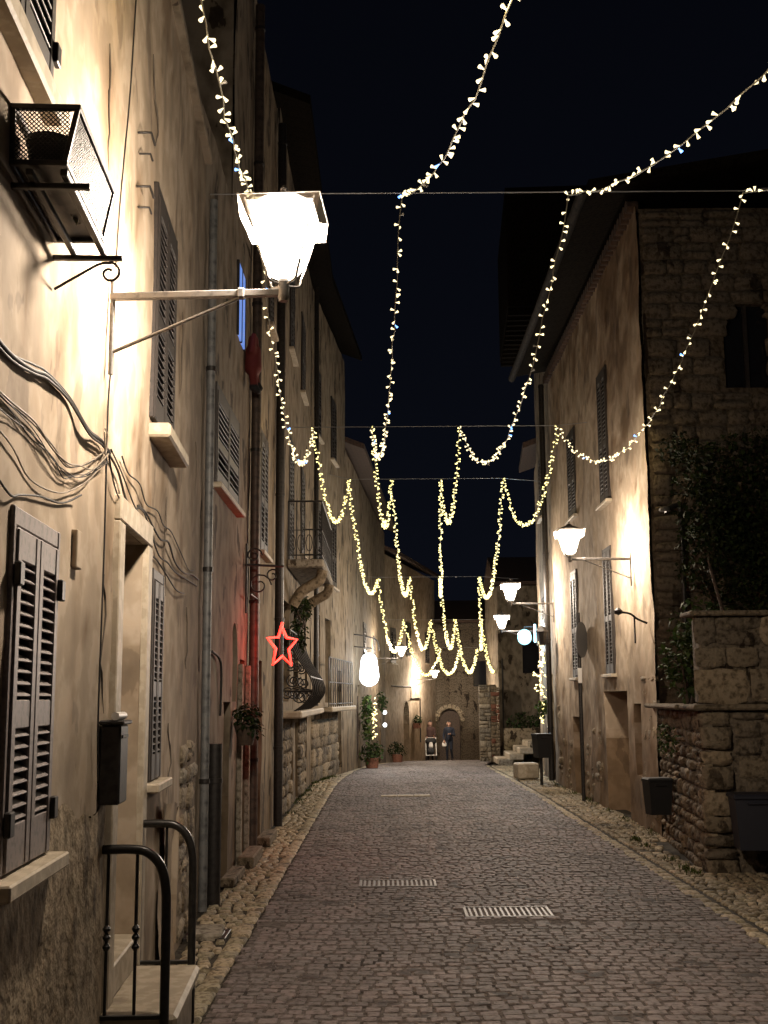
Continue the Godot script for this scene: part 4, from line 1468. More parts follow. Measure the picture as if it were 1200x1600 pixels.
	# pot-bellied iron rail standing on the ledge
	var gr := thing("window_railing", "pot bellied wrought iron railing on the stone ledge right of the neon star", "railing", fr.translated_local(Vector3(0.5, 1.47, 0)))
	var n := 7
	var bulge := [[0.0, 0.22], [0.10, 0.36], [0.28, 0.48], [0.48, 0.44], [0.72, 0.28], [0.95, 0.17], [1.15, 0.14]]
	for i in n + 1:
		var pts := []
		for b in bulge:
			pts.append(Vector3(i * 3.3 / n, b[0], b[1]))
		part(gr, "bar", tube_mesh(curve(pts, 3), 0.012, 5), M.iron)
	for x in [0.0, 3.3]:
		for b in [[0.28, 0.48], [0.72, 0.28], [1.15, 0.14]]:
			part(gr, "end_bar", tube_mesh([Vector3(x, b[0], 0.0), Vector3(x, b[0], b[1])], 0.012, 5), M.iron)
	for b in [[0.0, 0.22], [0.48, 0.44], [1.15, 0.14]]:
		part(gr, "cross_rail", tube_mesh([Vector3(0, b[0], b[1]), Vector3(3.3, b[0], b[1])], 0.014, 6), M.iron)
	for sc in [[0.20, 0.30, 0.13, 0.0], [0.42, 0.20, 0.10, 2.0], [0.64, 0.17, 0.08, 4.0], [0.24, 0.12, 0.09, 1.0], [0.86, 0.08, 0.06, 3.0]]:
		for x in [0.0, 1.1, 2.2]:
			var ring := []
			for a in 20:
				var rr: float = sc[2] * (1.0 - a * 0.042)
				ring.append(Vector3(x + 0.01, sc[0] + rr * sin(a * 0.55 + sc[3]), sc[1] + rr * cos(a * 0.55 + sc[3])))
			part(gr, "scroll", tube_mesh(ring, 0.011, 5), M.iron)
	# creeper on the wall over it
	var cr := thing("dry_creeper", "dark bare creeper climbing under the balcony above the pot bellied railing", "creeper", fr.translated_local(Vector3(2.6, 2.4, 0.05)))
	for j in 9:
		var pts := []
		var x := rng.randf_range(-0.9, 0.6)
		for i in 7:
			pts.append(Vector3(x + i * 0.16 + rng.randf_range(-0.1, 0.1), i * 0.17 + rng.randf_range(-0.05, 0.05) - 0.1, rng.randf_range(0.02, 0.14)))
		part(cr, "stem", tube_mesh(curve(pts, 4), 0.018, 5), M.wood)
	foliage(cr, "foliage", [[Vector3(0.2, 0.75, 0.12), Vector3(0.75, 0.28, 0.14), 420, 0.07], [Vector3(-0.5, 0.2, 0.1), Vector3(0.4, 0.3, 0.12), 260, 0.07]], M.leaf, 0.3, 0.8)
	# house after it, bending to the right
	fr = wall_frame(-1.5, 24.0, -1.0, 30.0)
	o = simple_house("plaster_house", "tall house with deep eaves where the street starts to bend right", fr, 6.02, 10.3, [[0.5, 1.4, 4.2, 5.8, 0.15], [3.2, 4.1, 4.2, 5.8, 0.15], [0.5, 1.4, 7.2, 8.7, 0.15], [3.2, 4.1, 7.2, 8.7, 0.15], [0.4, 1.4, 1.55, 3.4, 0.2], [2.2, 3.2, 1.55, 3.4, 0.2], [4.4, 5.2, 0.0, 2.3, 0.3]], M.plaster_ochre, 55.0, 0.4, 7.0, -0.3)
	for wn in [[0.5, 4.2, 5.8], [3.2, 4.2, 5.8], [0.5, 7.2, 8.7], [3.2, 7.2, 8.7]]:
		shuttered_window(o, wn[0], wn[0] + 0.9, wn[1], wn[2], 0.012, M.shutter_dark, 0.08, false)
	for wn in [0.4, 2.2]:
		part(o, "window_pane", box_mesh(Vector3(1.0, 1.85, 0.02)), M.pane, loc(wn + 0.5, 2.475, -0.15))
		part(o, "window_frame", box_mesh(Vector3(0.06, 1.85, 0.04)), M.white, loc(wn + 0.5, 2.475, -0.12))
	part(o, "door", box_mesh(Vector3(0.78, 2.3, 0.05), 0.004), M.wood, loc(4.8, 1.15, -0.25))
	part(o, "roof", roof_mesh(6.02, 10.35, 0.45, 7.0, 1.6, 0.0), M.eave)
	stones(o, 0.1, 4.3, -0.3, 1.36, 0.0, Vector2(0.5, 0.28), 0.10, [M.stone_mid, M.stone_b, M.stone_mid_b])
	part(o, "ledge", box_mesh(Vector3(4.4, 0.10, 0.44), 0.02), M.travertine, loc(2.3, 1.42, 0.22))
	downpipe("thin dark downpipe at the corner after the stone house", fr.translated_local(Vector3(-0.05, 0, 0.12)), 1.5, 10.2, 0.05, M.iron)
	var rl := thing("iron_railing", "straight iron railing on the stone ledge before the lit white shop sign", "railing", fr.translated_local(Vector3(0.1, 1.47, 0.36)))
	for i in 13:
		part(rl, "bar", tube_mesh([Vector3(i * 0.352, 0, 0), Vector3(i * 0.352, 1.0, 0)], 0.011, 5), M.rail)
	for y in [0.06, 0.5, 1.0]:
		part(rl, "cross_rail", tube_mesh([Vector3(0, y, 0), Vector3(4.23, y, 0)], 0.015, 5), M.iron)

func far_end() -> void:
	var fr := wall_frame(-1.0, 30.0, 0.0, 46.0)
	var o := simple_house("plaster_house", "plain ochre house behind the lit white shop sign at the bend", fr, 16.03, 8.0, [[3.6, 4.5, -0.4, 2.0, 0.3], [5.6, 6.6, 2.4, 3.9, 0.15], [9.6, 10.6, 2.2, 3.7, 0.15], [12.2, 13.2, -1.0, 1.6, 0.3]], M.plaster_ochre, 61.0, 0.5, 6.0)
	part(o, "roof", roof_mesh(16.03, 8.0, 0.5, 6.0, 1.4, 0.0), M.tile)
	part(o, "door", box_mesh(Vector3(0.88, 2.4, 0.05)), M.wood, loc(4.05, 0.8, -0.25))
	part(o, "door", box_mesh(Vector3(0.98, 2.2, 0.05)), M.wood, loc(12.7, 0.4, -0.25))
	shuttered_window(o, 9.6, 10.6, 2.2, 3.7, 0.012, M.shutter_dark, 0.1, false)
	shuttered_window(o, 5.6, 6.6, 2.4, 3.9, 0.012, M.shutter_dark, 0.1, false)
	fr = wall_frame(0.0, 46.0, 2.4, 57.0)
	o = simple_house("cream_house", "cream house lit by a wall lantern at the far end, with an arched dark door", fr, 11.25, 7.2, [[3.5, 4.7, -1.3, 1.5, 0.35], [1.0, 2.0, 3.0, 4.4, 0.15], [4.2, 5.2, 3.4, 4.8, 0.15], [8.6, 9.6, 3.2, 4.6, 0.15]], M.plaster, 72.0, 0.5, 8.0)
	part(o, "door_arch", arch(3.5, 4.7, 1.5, 0.33), M.stone)
	part(o, "door", box_mesh(Vector3(1.18, 2.7, 0.06)), M.wood, loc(4.1, 0.1, -0.3))
	part(o, "roof", roof_mesh(11.25, 7.2, 0.5, 8.0, 1.8, 0.0), M.tile)
	shuttered_window(o, 1.0, 2.0, 3.0, 4.4, 0.012, M.shutter_dark, 0.1, false)
	shuttered_window(o, 4.2, 5.2, 3.4, 4.8, 0.012, M.shutter_dark, 0.1, false)
	shuttered_window(o, 8.6, 9.6, 3.2, 4.6, 0.012, M.shutter_dark, 0.1, false)
	part(o, "conduit", tube_mesh([Vector3(1.0, 2.1, 0.04), Vector3(4.9, 2.1, 0.04), Vector3(4.9, 1.6, 0.04), Vector3(7.0, 1.6, 0.04), Vector3(7.0, -0.3, 0.04)], 0.025, 5), M.cable)
	var bx := thing("flower_box", "dark flower box on the cream wall right of the arched door", "flower box", fr.translated_local(Vector3(5.6, 0.55, 0.16)))
	part(bx, "box", box_mesh(Vector3(0.6, 0.22, 0.24), 0.02), M.terracotta, loc(0, -0.1, 0))
	foliage(bx, "foliage", [[Vector3(0, 0.16, 0.02), Vector3(0.42, 0.22, 0.18), 160, 0.10]], M.leaf, 0.4, 1.0)
	# end house across the street
	fr = Transform3D(Basis(), pos(2.3, -0.25, 57.0))
	o = thing("stone_house", "dark stone house closing the far end of the street, with an arched door", "house", fr)
	part(o, "wall", facade(3.2, -2.0, 5.4, [[0.25, 1.25, -1.4, 1.35, 0.4], [1.9, 2.6, 2.4, 3.6, 0.2]], 0.4, 0.05, stain(Color(1, 1, 1), Color(0.5, 0.45, 0.38), 81.0, 1.0)), M.stone_mid_b)
	part(o, "side_walls", shell(3.2, -2.0, 5.39, 6.0), M.stone_mid_b)
	part(o, "door_arch", arch(0.25, 1.25, 1.35, 0.38), M.stone)
	part(o, "door", box_mesh(Vector3(0.98, 2.7, 0.06)), M.wood, loc(0.75, -0.05, -0.33))
	part(o, "window_pane", box_mesh(Vector3(0.7, 1.2, 0.02)), M.pane, loc(2.25, 3.0, -0.15))
	part(o, "roof", roof_mesh(3.2, 5.4, 0.4, 6.0, 1.2, 0.1), M.tile)
	var ringst := mb()
	for i in 11:
		var a := PI * i / 10
		box(ringst, Vector3(0.75 + cos(a) * 0.62, 0.85 + sin(a) * 0.62, 0.04), Vector3(0.2, 0.17, 0.1), 0.02, Basis(Vector3.BACK, a))
	part(o, "arch_stones", ringst.commit(), M.stone)
	# ruined stone pier
	var pier := thing("ruined_pier", "ragged pale stone pier left of the outdoor steps", "wall", at(3.62, ground(47) - 0.05, 47.0))
	part(pier, "core", box_mesh(Vector3(0.66, 3.0, 0.7), 0.05), M.rubble, loc(0.42, 1.5, -0.4))
	stones(pier, 0.06, 0.50, 0.0, 3.0, -0.02, Vector2(0.26, 0.22), 0.16, [M.stone_c, M.travertine, M.stone])
	stones(pier, 0.51, 0.86, 0.0, 2.9, -0.03, Vector2(0.22, 0.16), 0.14, [M.stone_b, M.terracotta, M.stone_b])
	# house behind the steps
	fr = Transform3D(Basis(), pos(4.65, 0, 49.0))
	o = thing("plaster_house", "dim pale house behind the outdoor stone steps on the right", "house", fr)
	part(o, "wall", facade(5.0, -2.0, 6.2, [[1.0, 1.7, 2.6, 3.9, 0.15], [2.6, 3.3, 2.6, 3.9, 0.15]], 0.5, 0.04, stain(Color(1, 1, 1), Color(0.6, 0.55, 0.5), 91.0, 1.0)), M.plaster_grey)
	part(o, "side_walls", shell(5.0, -2.0, 6.19, 6.0), M.plaster_grey)
	part(o, "roof", roof_mesh(5.0, 6.2, 0.5, 6.0, 1.4, 0.1), M.tile)
	part(o, "window_pane", box_mesh(Vector3(0.7, 1.3, 0.02)), M.pane, loc(1.35, 3.25, -0.1))
	part(o, "window_pane", box_mesh(Vector3(0.7, 1.3, 0.02)), M.pane, loc(2.95, 3.25, -0.1))
	part(o, "pipe", tube_mesh([Vector3(0.15, 3.2, 0.05), Vector3(0.15, 0.2, 0.05)], 0.03, 5), M.iron)
	# stone steps rising to the right
	var stp := thing("stone_steps", "pale stone steps climbing to the right before the dim house", "steps", at(3.55, ground(40), 40.0))
	for i in 7:
		for j in 3:
			part(stp, "step_stone", box_mesh(Vector3(0.46, 0.2, 0.74), 0.025), M.travertine if (i + j) % 3 else M.stone_c, loc(0.35 + i * 0.33 + rng.randf_range(-0.02, 0.02), 0.09 + i * 0.185, 0.75 - j * 0.76))
	part(stp, "masonry", facade(2.6, -0.3, 1.2, [], 0.3, 0.03, stain(Color(1, 1, 1), Color(0.6, 0.6, 0.45), 95.0, 1.0)), M.rubble, loc(0.5, -0.08, -1.25))
	var hedge := thing("dark_hedge", "low dark hedge on the terrace behind the stone steps", "hedge", at(5.0, 0.2, 44.0))
	foliage(hedge, "foliage", [[Vector3(0.1, 0.5, 0), Vector3(0.75, 0.45, 0.4), 420, 0.13], [Vector3(1.0, 0.55, 0), Vector3(0.7, 0.45, 0.4), 380, 0.13]], M.leaf, 0.3, 0.8)
	for j in 5:
		part(hedge, "stem", tube_mesh([Vector3(-0.3 + j * 0.36, -0.9, 0), Vector3(-0.35 + j * 0.38, 0.4, 0.05)], 0.03, 5), M.wood)
	# dark shapes on the skyline: houses on the right beyond the lit one
	fr = wall_frame(3.62, 27.6, 3.38, 23.42)
	o = simple_house("narrow_house", "narrow tall dark house with overhanging rafters beyond the lit house", fr, 4.19, 9.6, [[0.8, 1.6, 2.6, 4.0, 0.15], [2.4, 3.1, -0.1, 2.1, 0.3], [0.9, 1.7, 5.6, 7.0, 0.15]], M.plaster_grey, 101.0, 0.3, 6.0, -0.3)
	part(o, "upper_storey", box_mesh(Vector3(4.15, 2.6, 6.4), 0.01), M.eave, loc(2.095, 10.9, -2.4))
	for i in 12:
		part(o, "rafter", box_mesh(Vector3(0.10, 0.14, 0.78), 0.008), M.eave, loc(0.2 + i * 0.345, 9.53, 0.40))
	shuttered_window(o, 0.8, 1.6, 2.6, 4.0, 0.012, M.shutter_dark, 0.09, false)
	shuttered_window(o, 0.9, 1.7, 5.6, 7.0, 0.012, M.shutter_dark, 0.09, false)
	part(o, "door", box_mesh(Vector3(0.68, 2.2, 0.05)), M.wood_pale, loc(2.75, 1.0, -0.25))
	fr = wall_frame(3.98, 30.8, 3.72, 27.62)
	o = simple_house("narrow_house", "small pale house end lit by the blue white lamp", fr, 3.19, 7.5, [[1.0, 1.8, 2.4, 3.8, 0.15], [1.9, 2.6, -0.2, 1.9, 0.3]], M.plaster, 111.0, 0.3, 6.0, -0.5)
	shuttered_window(o, 1.0, 1.8, 2.4, 3.8, 0.012, M.shutter_dark, 0.09, false)
	part(o, "door", box_mesh(Vector3(0.68, 2.1, 0.05)), M.wood, loc(2.25, 0.85, -0.25))
	part(o, "roof", roof_mesh(3.19, 7.5, 0.4, 6.0, 1.2, 0.0), M.tile)

func right_house() -> void:
	# local x runs from the far corner (d 23.4) to the near corner (d 14.7)
	var fr := wall_frame(3.34, 23.4, 3.30, 14.6)
	var L := 8.8
	var s := func(d: float) -> float: return 23.4 - d
	var opens := [[s.call(17.8), s.call(17.05), 4.5, 6.52, 0.14], [s.call(21.0), s.call(20.1), 4.75, 6.3, 0.14], [s.call(17.8), s.call(17.15), 1.97, 3.83, 0.14], [s.call(21.05), s.call(20.4), 1.97, 3.83, 0.14], [s.call(18.1), s.call(16.4), -0.05, 1.72, 0.45], [s.call(21.3), s.call(20.4), -0.05, 1.30, 0.3], [s.call(15.98), s.call(15.55), 0.62, 1.55, 0.3]]
	var o := thing("lit_house", "cream house on the right lit by its own wall lantern, plaster peeling off stone", "house", fr)
	var col := func(x: float, h: float) -> Color:
		var c: Color = stain(Color(1, 1, 1), Color(0.70, 0.61, 0.53), 5.0, 1.3).call(x, h)
		var peel := smoothstep(0.02, 0.10, 0.35 * blobs.get_noise_2d(x * 70.0, h * 70.0) + 0.35 * fine.get_noise_2d(x * 60.0, h * 60.0) + (h - 6.3) * 0.10 + (x - 6.4) * 0.03)
		var foot := smoothstep(0.0, 0.15, 0.4 * fine.get_noise_2d(x * 70.0 + 30.0, h * 70.0) + (1.5 - h) * 0.24)
		return c.lerp(Color(0.48, 0.40, 0.32), clampf(maxf(peel * 0.9, foot * 0.9), 0, 1))
	part(o, "wall", facade(L, -0.15, 7.95, opens, 0.14, 0.03, col, 3.0), M.plaster)
	part(o, "side_walls", shell(L, -0.15, 7.94, 7.0, 0.26), M.rubble)
	shuttered_window(o, s.call(17.8), s.call(17.05), 4.5, 6.52, 0.012, M.shutter_dark, 0.06, false)
	shuttered_window(o, s.call(21.0), s.call(20.1), 4.75, 6.3, 0.012, M.shutter_dark, 0.06, false)
	shuttered_window(o, s.call(17.8), s.call(17.15), 1.97, 3.83, 0.012, M.shutter_dark, 0.055, false)
	shuttered_window(o, s.call(21.05), s.call(20.4), 1.97, 3.83, 0.012, M.shutter_dark, 0.055, false)
	var door := part(o, "double_door", box_mesh(Vector3(1.68, 1.74, 0.05), 0.006), M.wood, loc(s.call(17.25), 0.84, -0.40))
	for i in 9:
		part(door, "plank", box_mesh(Vector3(0.17, 1.66, 0.025), 0.005), M.wood, loc(-0.74 + i * 0.185, 0, 0.035))
	part(o, "door", box_mesh(Vector3(0.86, 1.3, 0.05), 0.006), M.wood, loc(s.call(20.85), 0.62, -0.25))
	part(o, "hatch", box_mesh(Vector3(0.41, 0.9, 0.04), 0.006), M.wood, loc(s.call(15.765), 1.09, -0.22))
	# exposed stones at the foot and the corner
	stones(o, 7.95, 8.78, -0.05, 1.9, -0.042, Vector2(0.30, 0.19), 0.10, [M.stone_b, M.stone, M.stone_c], 300, func(x: float, h: float) -> bool: return fine.get_noise_2d(x * 90.0, h * 90.0) > -0.15)
	stones(o, 3.1, 4.9, -0.05, 1.15, -0.046, Vector2(0.30, 0.19), 0.10, [M.stone_b, M.stone, M.stone_c], 300, func(x: float, h: float) -> bool: return (x < 3.05 or x > 3.02) and h < 1.0 + 0.5 * fine.get_noise_2d(x * 60.0, 0.0))
	stones(o, 0.1, 2.0, -0.05, 1.5, -0.046, Vector2(0.30, 0.19), 0.10, [M.stone_b, M.stone_b, M.stone], 300, func(x: float, h: float) -> bool: return fine.get_noise_2d(x * 60.0, h * 60.0) > 0.0)
	part(o, "roof", roof_mesh(L, 8.12, 0.62, 7.0, 0.7, 0.12), M.eave)
	# round tile ends under the eave, rafters and the gutter
	var st := mb()
	for i in 46:
		var x := 0.1 + i * 0.19
		tube(st, [Vector3(x, 7.99, -0.05), Vector3(x, 7.99, 0.10)], 0.085, 8)
	var tiles := part(o, "eave_tiles", st.commit(), M.tile)
	tiles.set_meta("kind", "stuff")
	st = mb()
	var gp := []
	for i in 9:
		var a := PI * i / 8
		gp.append(Vector2(-cos(a) * 0.07, -sin(a) * 0.07))
	for i in 8:
		quad(st, Vector3(-0.2, 8.1 + gp[i].y, 0.70 + gp[i].x), Vector3(L + 0.2, 8.1 + gp[i].y, 0.70 + gp[i].x), Vector3(L + 0.2, 8.1 + gp[i + 1].y, 0.70 + gp[i + 1].x), Vector3(-0.2, 8.1 + gp[i + 1].y, 0.70 + gp[i + 1].x), Vector3(0, gp[i].y, gp[i].x).normalized())
	part(o, "gutter", st.commit(), M.gutter)
	# stone gable towards the camera
	var gb := thing("stone_gable", "dark rubble stone gable of the lit house rising behind the ivy", "wall", at(3.33, 0, 14.585))
	part(gb, "wall", facade(6.0, -0.2, 7.9, [[1.02, 1.62, 5.5, 6.6, 0.2]], 0.35, 0.03, func(_x, _h): return Color(0.8, 0.76, 0.7)), M.stone_dark)
	part(gb, "window_pane", box_mesh(Vector3(0.6, 1.1, 0.02)), M.pane, loc(1.32, 6.05, -0.12))
	part(gb, "window_frame", box_mesh(Vector3(0.05, 1.1, 0.05), 0.005), M.shutter_dark, loc(1.32, 6.05, -0.08))
	stones(gb, 0.03, 3.2, 2.4, 7.85, 0.0, Vector2(0.34, 0.20), 0.12, [M.stone_dark], 300, func(x: float, h: float) -> bool: return not (x > 0.98 and x < 1.66 and h > 5.45 and h < 6.65))
	# round traffic sign seen from the side, on a pole
	var sg := thing("traffic_sign", "round traffic sign on a tall pole seen nearly edge on before the lit house", "traffic sign", at(3.16, 0, 19.4, deg_to_rad(62)))
	part(sg, "pole", tube_mesh([Vector3(0, -0.05, 0), Vector3(0, 1.5, 0), Vector3(0, 3.0, 0)], 0.032, 10), M.iron)
	var disc := mb()
	lathe(disc, [Vector2(0.0, 0.0), Vector2(0.27, 0.0), Vector2(0.29, 0.01), Vector2(0.29, 0.022), Vector2(0.27, 0.024), Vector2(0.0, 0.024)], 32, Transform3D(Basis(Vector3.RIGHT, PI / 2), Vector3(0, 2.56, 0.035)))
	part(sg, "disc", disc.commit(), M.sign_grey)
	part(sg, "clamp", box_mesh(Vector3(0.10, 0.04, 0.07), 0.006), M.iron, loc(0, 2.56, 0.0))
	var plate := thing("small_plate", "small pale plate strapped to the traffic sign pole", "plate", at(3.13, 1.98, 19.36, deg_to_rad(20)))
	part(plate, "plate", box_mesh(Vector3(0.07, 0.24, 0.02), 0.004), M.white, loc(0, 0, 0.05))
	part(plate, "strap", box_mesh(Vector3(0.09, 0.03, 0.07), 0.004), M.iron, loc(0, 0, 0.01))
	# wall pipes and bins
	downpipe("dark cast iron downpipe at the far corner of the lit house", at(3.20, 0, 23.35), 0.05, 7.9, 0.055, M.iron)
	var b := bin("black litter bin on the downpipe post at the far corner of the lit house", at(2.98, 0.50, 23.0, 0.3), Vector3(0.30, 0.42, 0.28), M.plastic)
	part(b, "post", tube_mesh([Vector3(0.05, -0.52, -0.16), Vector3(0.05, 0.45, -0.16)], 0.03, 8), M.iron)
	var blk := thing("stone_block", "pale squared stone block at the foot of the far downpipe", "stone block", at(2.9, 0.0, 25.0, 0.2))
	part(blk, "block", box_mesh(Vector3(0.45, 0.32, 0.4), 0.03), M.travertine, loc(0, 0.14, 0))
	var tap := thing("wall_bracket", "small dark bracket with a bulbous end on the near corner of the lit house", "bracket", at(3.29, 2.55, 14.9))
	part(tap, "arm", tube_mesh(curve([Vector3(0, 0, 0), Vector3(-0.12, 0.05, 0.02), Vector3(-0.22, 0.12, 0.03), Vector3(-0.36, 0.14, 0.03)], 5), 0.014, 6), M.iron)
	part(tap, "bulb_end", lathe_mesh([Vector2(0, -0.04), Vector2(0.05, -0.02), Vector2(0.055, 0.02), Vector2(0.02, 0.05), Vector2(0, 0.05)], 10), M.iron, loc(-0.36, 0.14, 0.03))
	part(tap, "drop", tube_mesh([Vector3(-0.16, 0.07, 0.02), Vector3(-0.16, -0.25, 0.02)], 0.012, 6), M.iron)

func bin(label: String, fr: Transform3D, s: Vector3, mat: Material) -> Node3D:
	var o := thing("litter_bin", label, "bin", fr, "bins along the right side")
	var st := mb()
	var p := Vector3(s.x * 0.42, 0, s.z * 0.42)
	var q := Vector3(s.x * 0.5, s.y, s.z * 0.5)
	for k in 4:
		var sa: Array = [[-1, 1], [1, 1], [1, -1], [-1, -1]]
		var a: Array = sa[k]
		var c: Array = sa[(k + 1) % 4]
		quad(st, Vector3(p.x * a[0], 0, p.z * a[1]), Vector3(p.x * c[0], 0, p.z * c[1]), Vector3(q.x * c[0], s.y, q.z * c[1]), Vector3(q.x * a[0], s.y, q.z * a[1]), Vector3(a[0] + c[0], 0, a[1] + c[1]).normalized())
	quad(st, Vector3(-p.x, 0, -p.z), Vector3(p.x, 0, -p.z), Vector3(p.x, 0, p.z), Vector3(-p.x, 0, p.z), Vector3.DOWN)
	part(o, "body", st.commit(), mat)
	part(o, "lid", box_mesh(Vector3(s.x * 1.08, 0.05, s.z * 1.08), 0.015), mat, loc(0, s.y + 0.01, 0))
	part(o, "handle", box_mesh(Vector3(s.x * 0.5, 0.025, 0.03), 0.006), mat, loc(0, s.y - 0.04, s.z * 0.52))
	return o

func garden() -> void:
	var mats := [M.stone_mid, M.stone_mid_b, M.stone_mid, M.stone_b]
	# low garden wall: a face towards the camera and a side along the street
	var w := thing("garden_wall", "low rough stone garden wall with a pale coping at the right edge of the road", "wall", at(3.03, 0, 11.55))
	part(w, "core", box_mesh(Vector3(3.6, 1.62, 0.44), 0.02), M.stone_mid_b, loc(1.86, 0.70, -0.29))
	part(w, "side_core", box_mesh(Vector3(0.42, 1.6, 2.6), 0.02), M.stone_mid_b, Transform3D(Basis(Vector3.UP, -0.085), Vector3(0.40, 0.70, -1.72)))
	stones(w, 0.0, 0.30, -0.06, 1.50, -0.055, Vector2(0.34, 0.19), 0.12, [M.stone_mid, M.stone_b, M.stone_mid_b])
	stones(w, 0.32, 3.4, -0.06, 1.50, -0.085, Vector2(0.28, 0.19), 0.08, [M.stone_mid, M.stone_mid_b, M.stone_mid_b], 260, func(x: float, h: float) -> bool: return fine.get_noise_2d(x * 70.0, h * 70.0) > -0.1)
	part(w, "coping", box_mesh(Vector3(3.7, 0.055, 0.62), 0.018), M.stone_mid, loc(1.78, 1.535, -0.27))
	part(w, "coping", box_mesh(Vector3(0.66, 0.05, 2.4), 0.018), M.stone_mid, Transform3D(Basis(Vector3.UP, -0.085), Vector3(0.34, 1.533, -1.82)))
	var side := Node3D.new()
	side.name = "side_face"
	side.transform = Transform3D(Basis(Vector3.UP, -PI / 2 - 0.085), Vector3(0.27, 0, -2.95))
	w.add_child(side)
	stones(side, 0.0, 2.93, -0.06, 1.50, -0.028, Vector2(0.20, 0.13), 0.10, mats, 280)
	# squared block wall on the coping
	var u := thing("block_wall", "upper wall of large squared stone blocks standing on the garden wall", "wall", at(3.05, 1.565, 11.72))
	part(u, "core", box_mesh(Vector3(3.3, 0.84, 0.26), 0.02), M.stone_mid_b, loc(1.7, 0.42, -0.17))
	stones(u, 0.0, 3.3, 0.0, 0.86, -0.035, Vector2(0.36, 0.28), 0.07, [M.stone_mid, M.stone_b, M.stone_mid_b])
	part(u, "coping", box_mesh(Vector3(3.5, 0.05, 0.44), 0.015), M.stone_mid, loc(1.7, 0.885, -0.14))
	# bins
	bin("black plastic bin hung on the side of the garden wall", at(3.0, 0.36, 13.4, 0.15), Vector3(0.27, 0.36, 0.22), M.plastic)
	bin("dark blue bin hung on the garden wall at the right edge", at(3.40, 0.26, 11.2, -0.1), Vector3(0.42, 0.46, 0.36), M.bin_blue)
	# pole with a bent head by the house corner
	var fl := thing("flue_pole", "thin dark pole with a bent capped head in front of the stone gable", "pole", at(3.62, 1.5, 14.3))
	part(fl, "pole", tube_mesh(curve([Vector3(0, 0, 0), Vector3(0, 1.2, 0), Vector3(0, 2.36, 0), Vector3(-0.03, 2.45, 0), Vector3(-0.2, 2.38, 0.05)], 5), 0.032, 8), M.iron)
	part(fl, "cap", lathe_mesh([Vector2(0, 0.06), Vector2(0.06, 0.04), Vector2(0.07, 0.0), Vector2(0.0, 0.0)], 10), M.iron_grey, loc(-0.2, 2.37, 0.05))
	# ivy and bushes in the garden
	var iv := thing("ivy_tree", "great dark mass of ivy and evergreen leaves over the garden wall at the right edge", "tree", at(4.75, 1.0, 13.95))
	for j in 7:
		var pts := []
		var a := j * 0.9
		for i in 6:
			pts.append(Vector3(cos(a) * 0.22 * i + rng.randf_range(-0.06, 0.06), i * 0.62 - 0.9, sin(a) * 0.14 * i + rng.randf_range(-0.05, 0.05)))
		part(iv, "branch", tube_mesh(curve(pts, 4), [0.05, 0.05, 0.05, 0.05, 0.045, 0.045, 0.045, 0.045, 0.04, 0.04, 0.04, 0.04, 0.03, 0.03, 0.03, 0.03, 0.02, 0.02, 0.02, 0.02, 0.01], 6), M.wood)
	foliage(iv, "foliage", [[Vector3(-0.2, 3.0, 0), Vector3(1.2, 0.85, 0.42), 5200, 0.065], [Vector3(0.6, 2.3, 0.0), Vector3(1.4, 1.1, 0.45), 6000, 0.065], [Vector3(0.2, 1.5, 0.0), Vector3(1.2, 0.8, 0.42), 4500, 0.065], [Vector3(-0.75, 2.4, 0.0), Vector3(0.55, 0.7, 0.3), 1700, 0.06], [Vector3(-1.2, 3.55, 0.1), Vector3(0.28, 0.25, 0.18), 260, 0.06], [Vector3(1.3, 3.4, 0), Vector3(1.0, 0.9, 0.45), 3000, 0.065]], M.leaf, 0.18, 0.65)
	var sh := thing("green_shrub", "leafy green shrub catching lantern light beside the block wall", "shrub", at(3.35, 1.5, 13.2))
	for j in 5:
		part(sh, "stem", tube_mesh([Vector3(0, -0.05, 0), Vector3(rng.randf_range(-0.2, 0.2), 0.6, rng.randf_range(-0.15, 0.15))], 0.012, 5), M.wood)
	foliage(sh, "foliage", [[Vector3(0.0, 0.55, 0), Vector3(0.30, 0.42, 0.35), 700, 0.075], [Vector3(0.15, 0.9, 0), Vector3(0.35, 0.35, 0.3), 400, 0.075]], M.leaf, 0.6, 1.6)
	var wd := thing("wall_weeds", "tuft of weeds hanging on the corner of the garden wall below the coping", "weeds", at(2.9, 1.2, 12.4))
	foliage(wd, "foliage", [[Vector3(0.0, 0.0, 0), Vector3(0.10, 0.20, 0.25), 160, 0.045]], M.leaf, 0.6, 1.3)
	part(wd, "stem", tube_mesh([Vector3(0.08, -0.1, 0), Vector3(0, 0.15, 0)], 0.006, 4), M.wood)
	# grass along the feet of the walls
	var gl := []
	var gc := []
	for i in 2000:
		var x := 0.0
		var d := 0.0
		if i % 4 < 2:
			d = rng.randf_range(17.5, 27.0)
			x = left_wall(d) + 0.03 + absf(rng.randfn()) * 0.08
		elif i % 4 == 2:
			d = rng.randf_range(11.4, 14.6)
			x = 2.93 - absf(rng.randfn()) * 0.06
		else:
			d = rng.randf_range(14.6, 25.0)
			x = right_wall(d) - 0.04 - absf(rng.randfn()) * 0.06
		if blobs.get_noise_2d(d * 120.0, x * 40.0) < 0.0:
			continue
		var bs := Basis.from_euler(Vector3(rng.randf_range(-1.5, -0.7), rng.randf() * TAU, 0)).scaled(Vector3.ONE * rng.randf_range(0.03, 0.08))
		gl.append(Transform3D(bs.scaled_local(Vector3(0.3, 1, 1)), pos(x, ground(d) - 0.01, d)))
		var g := rng.randf_range(0.7, 1.6)
		gc.append(Color(g * 1.2, g, g * 0.6))
	var gn := multi(self, "grass", leaf_mesh(), M.leaf, gl, gc)
	gn.set_meta("label", "sparse grass growing along the feet of the walls")
	gn.set_meta("category", "grass")

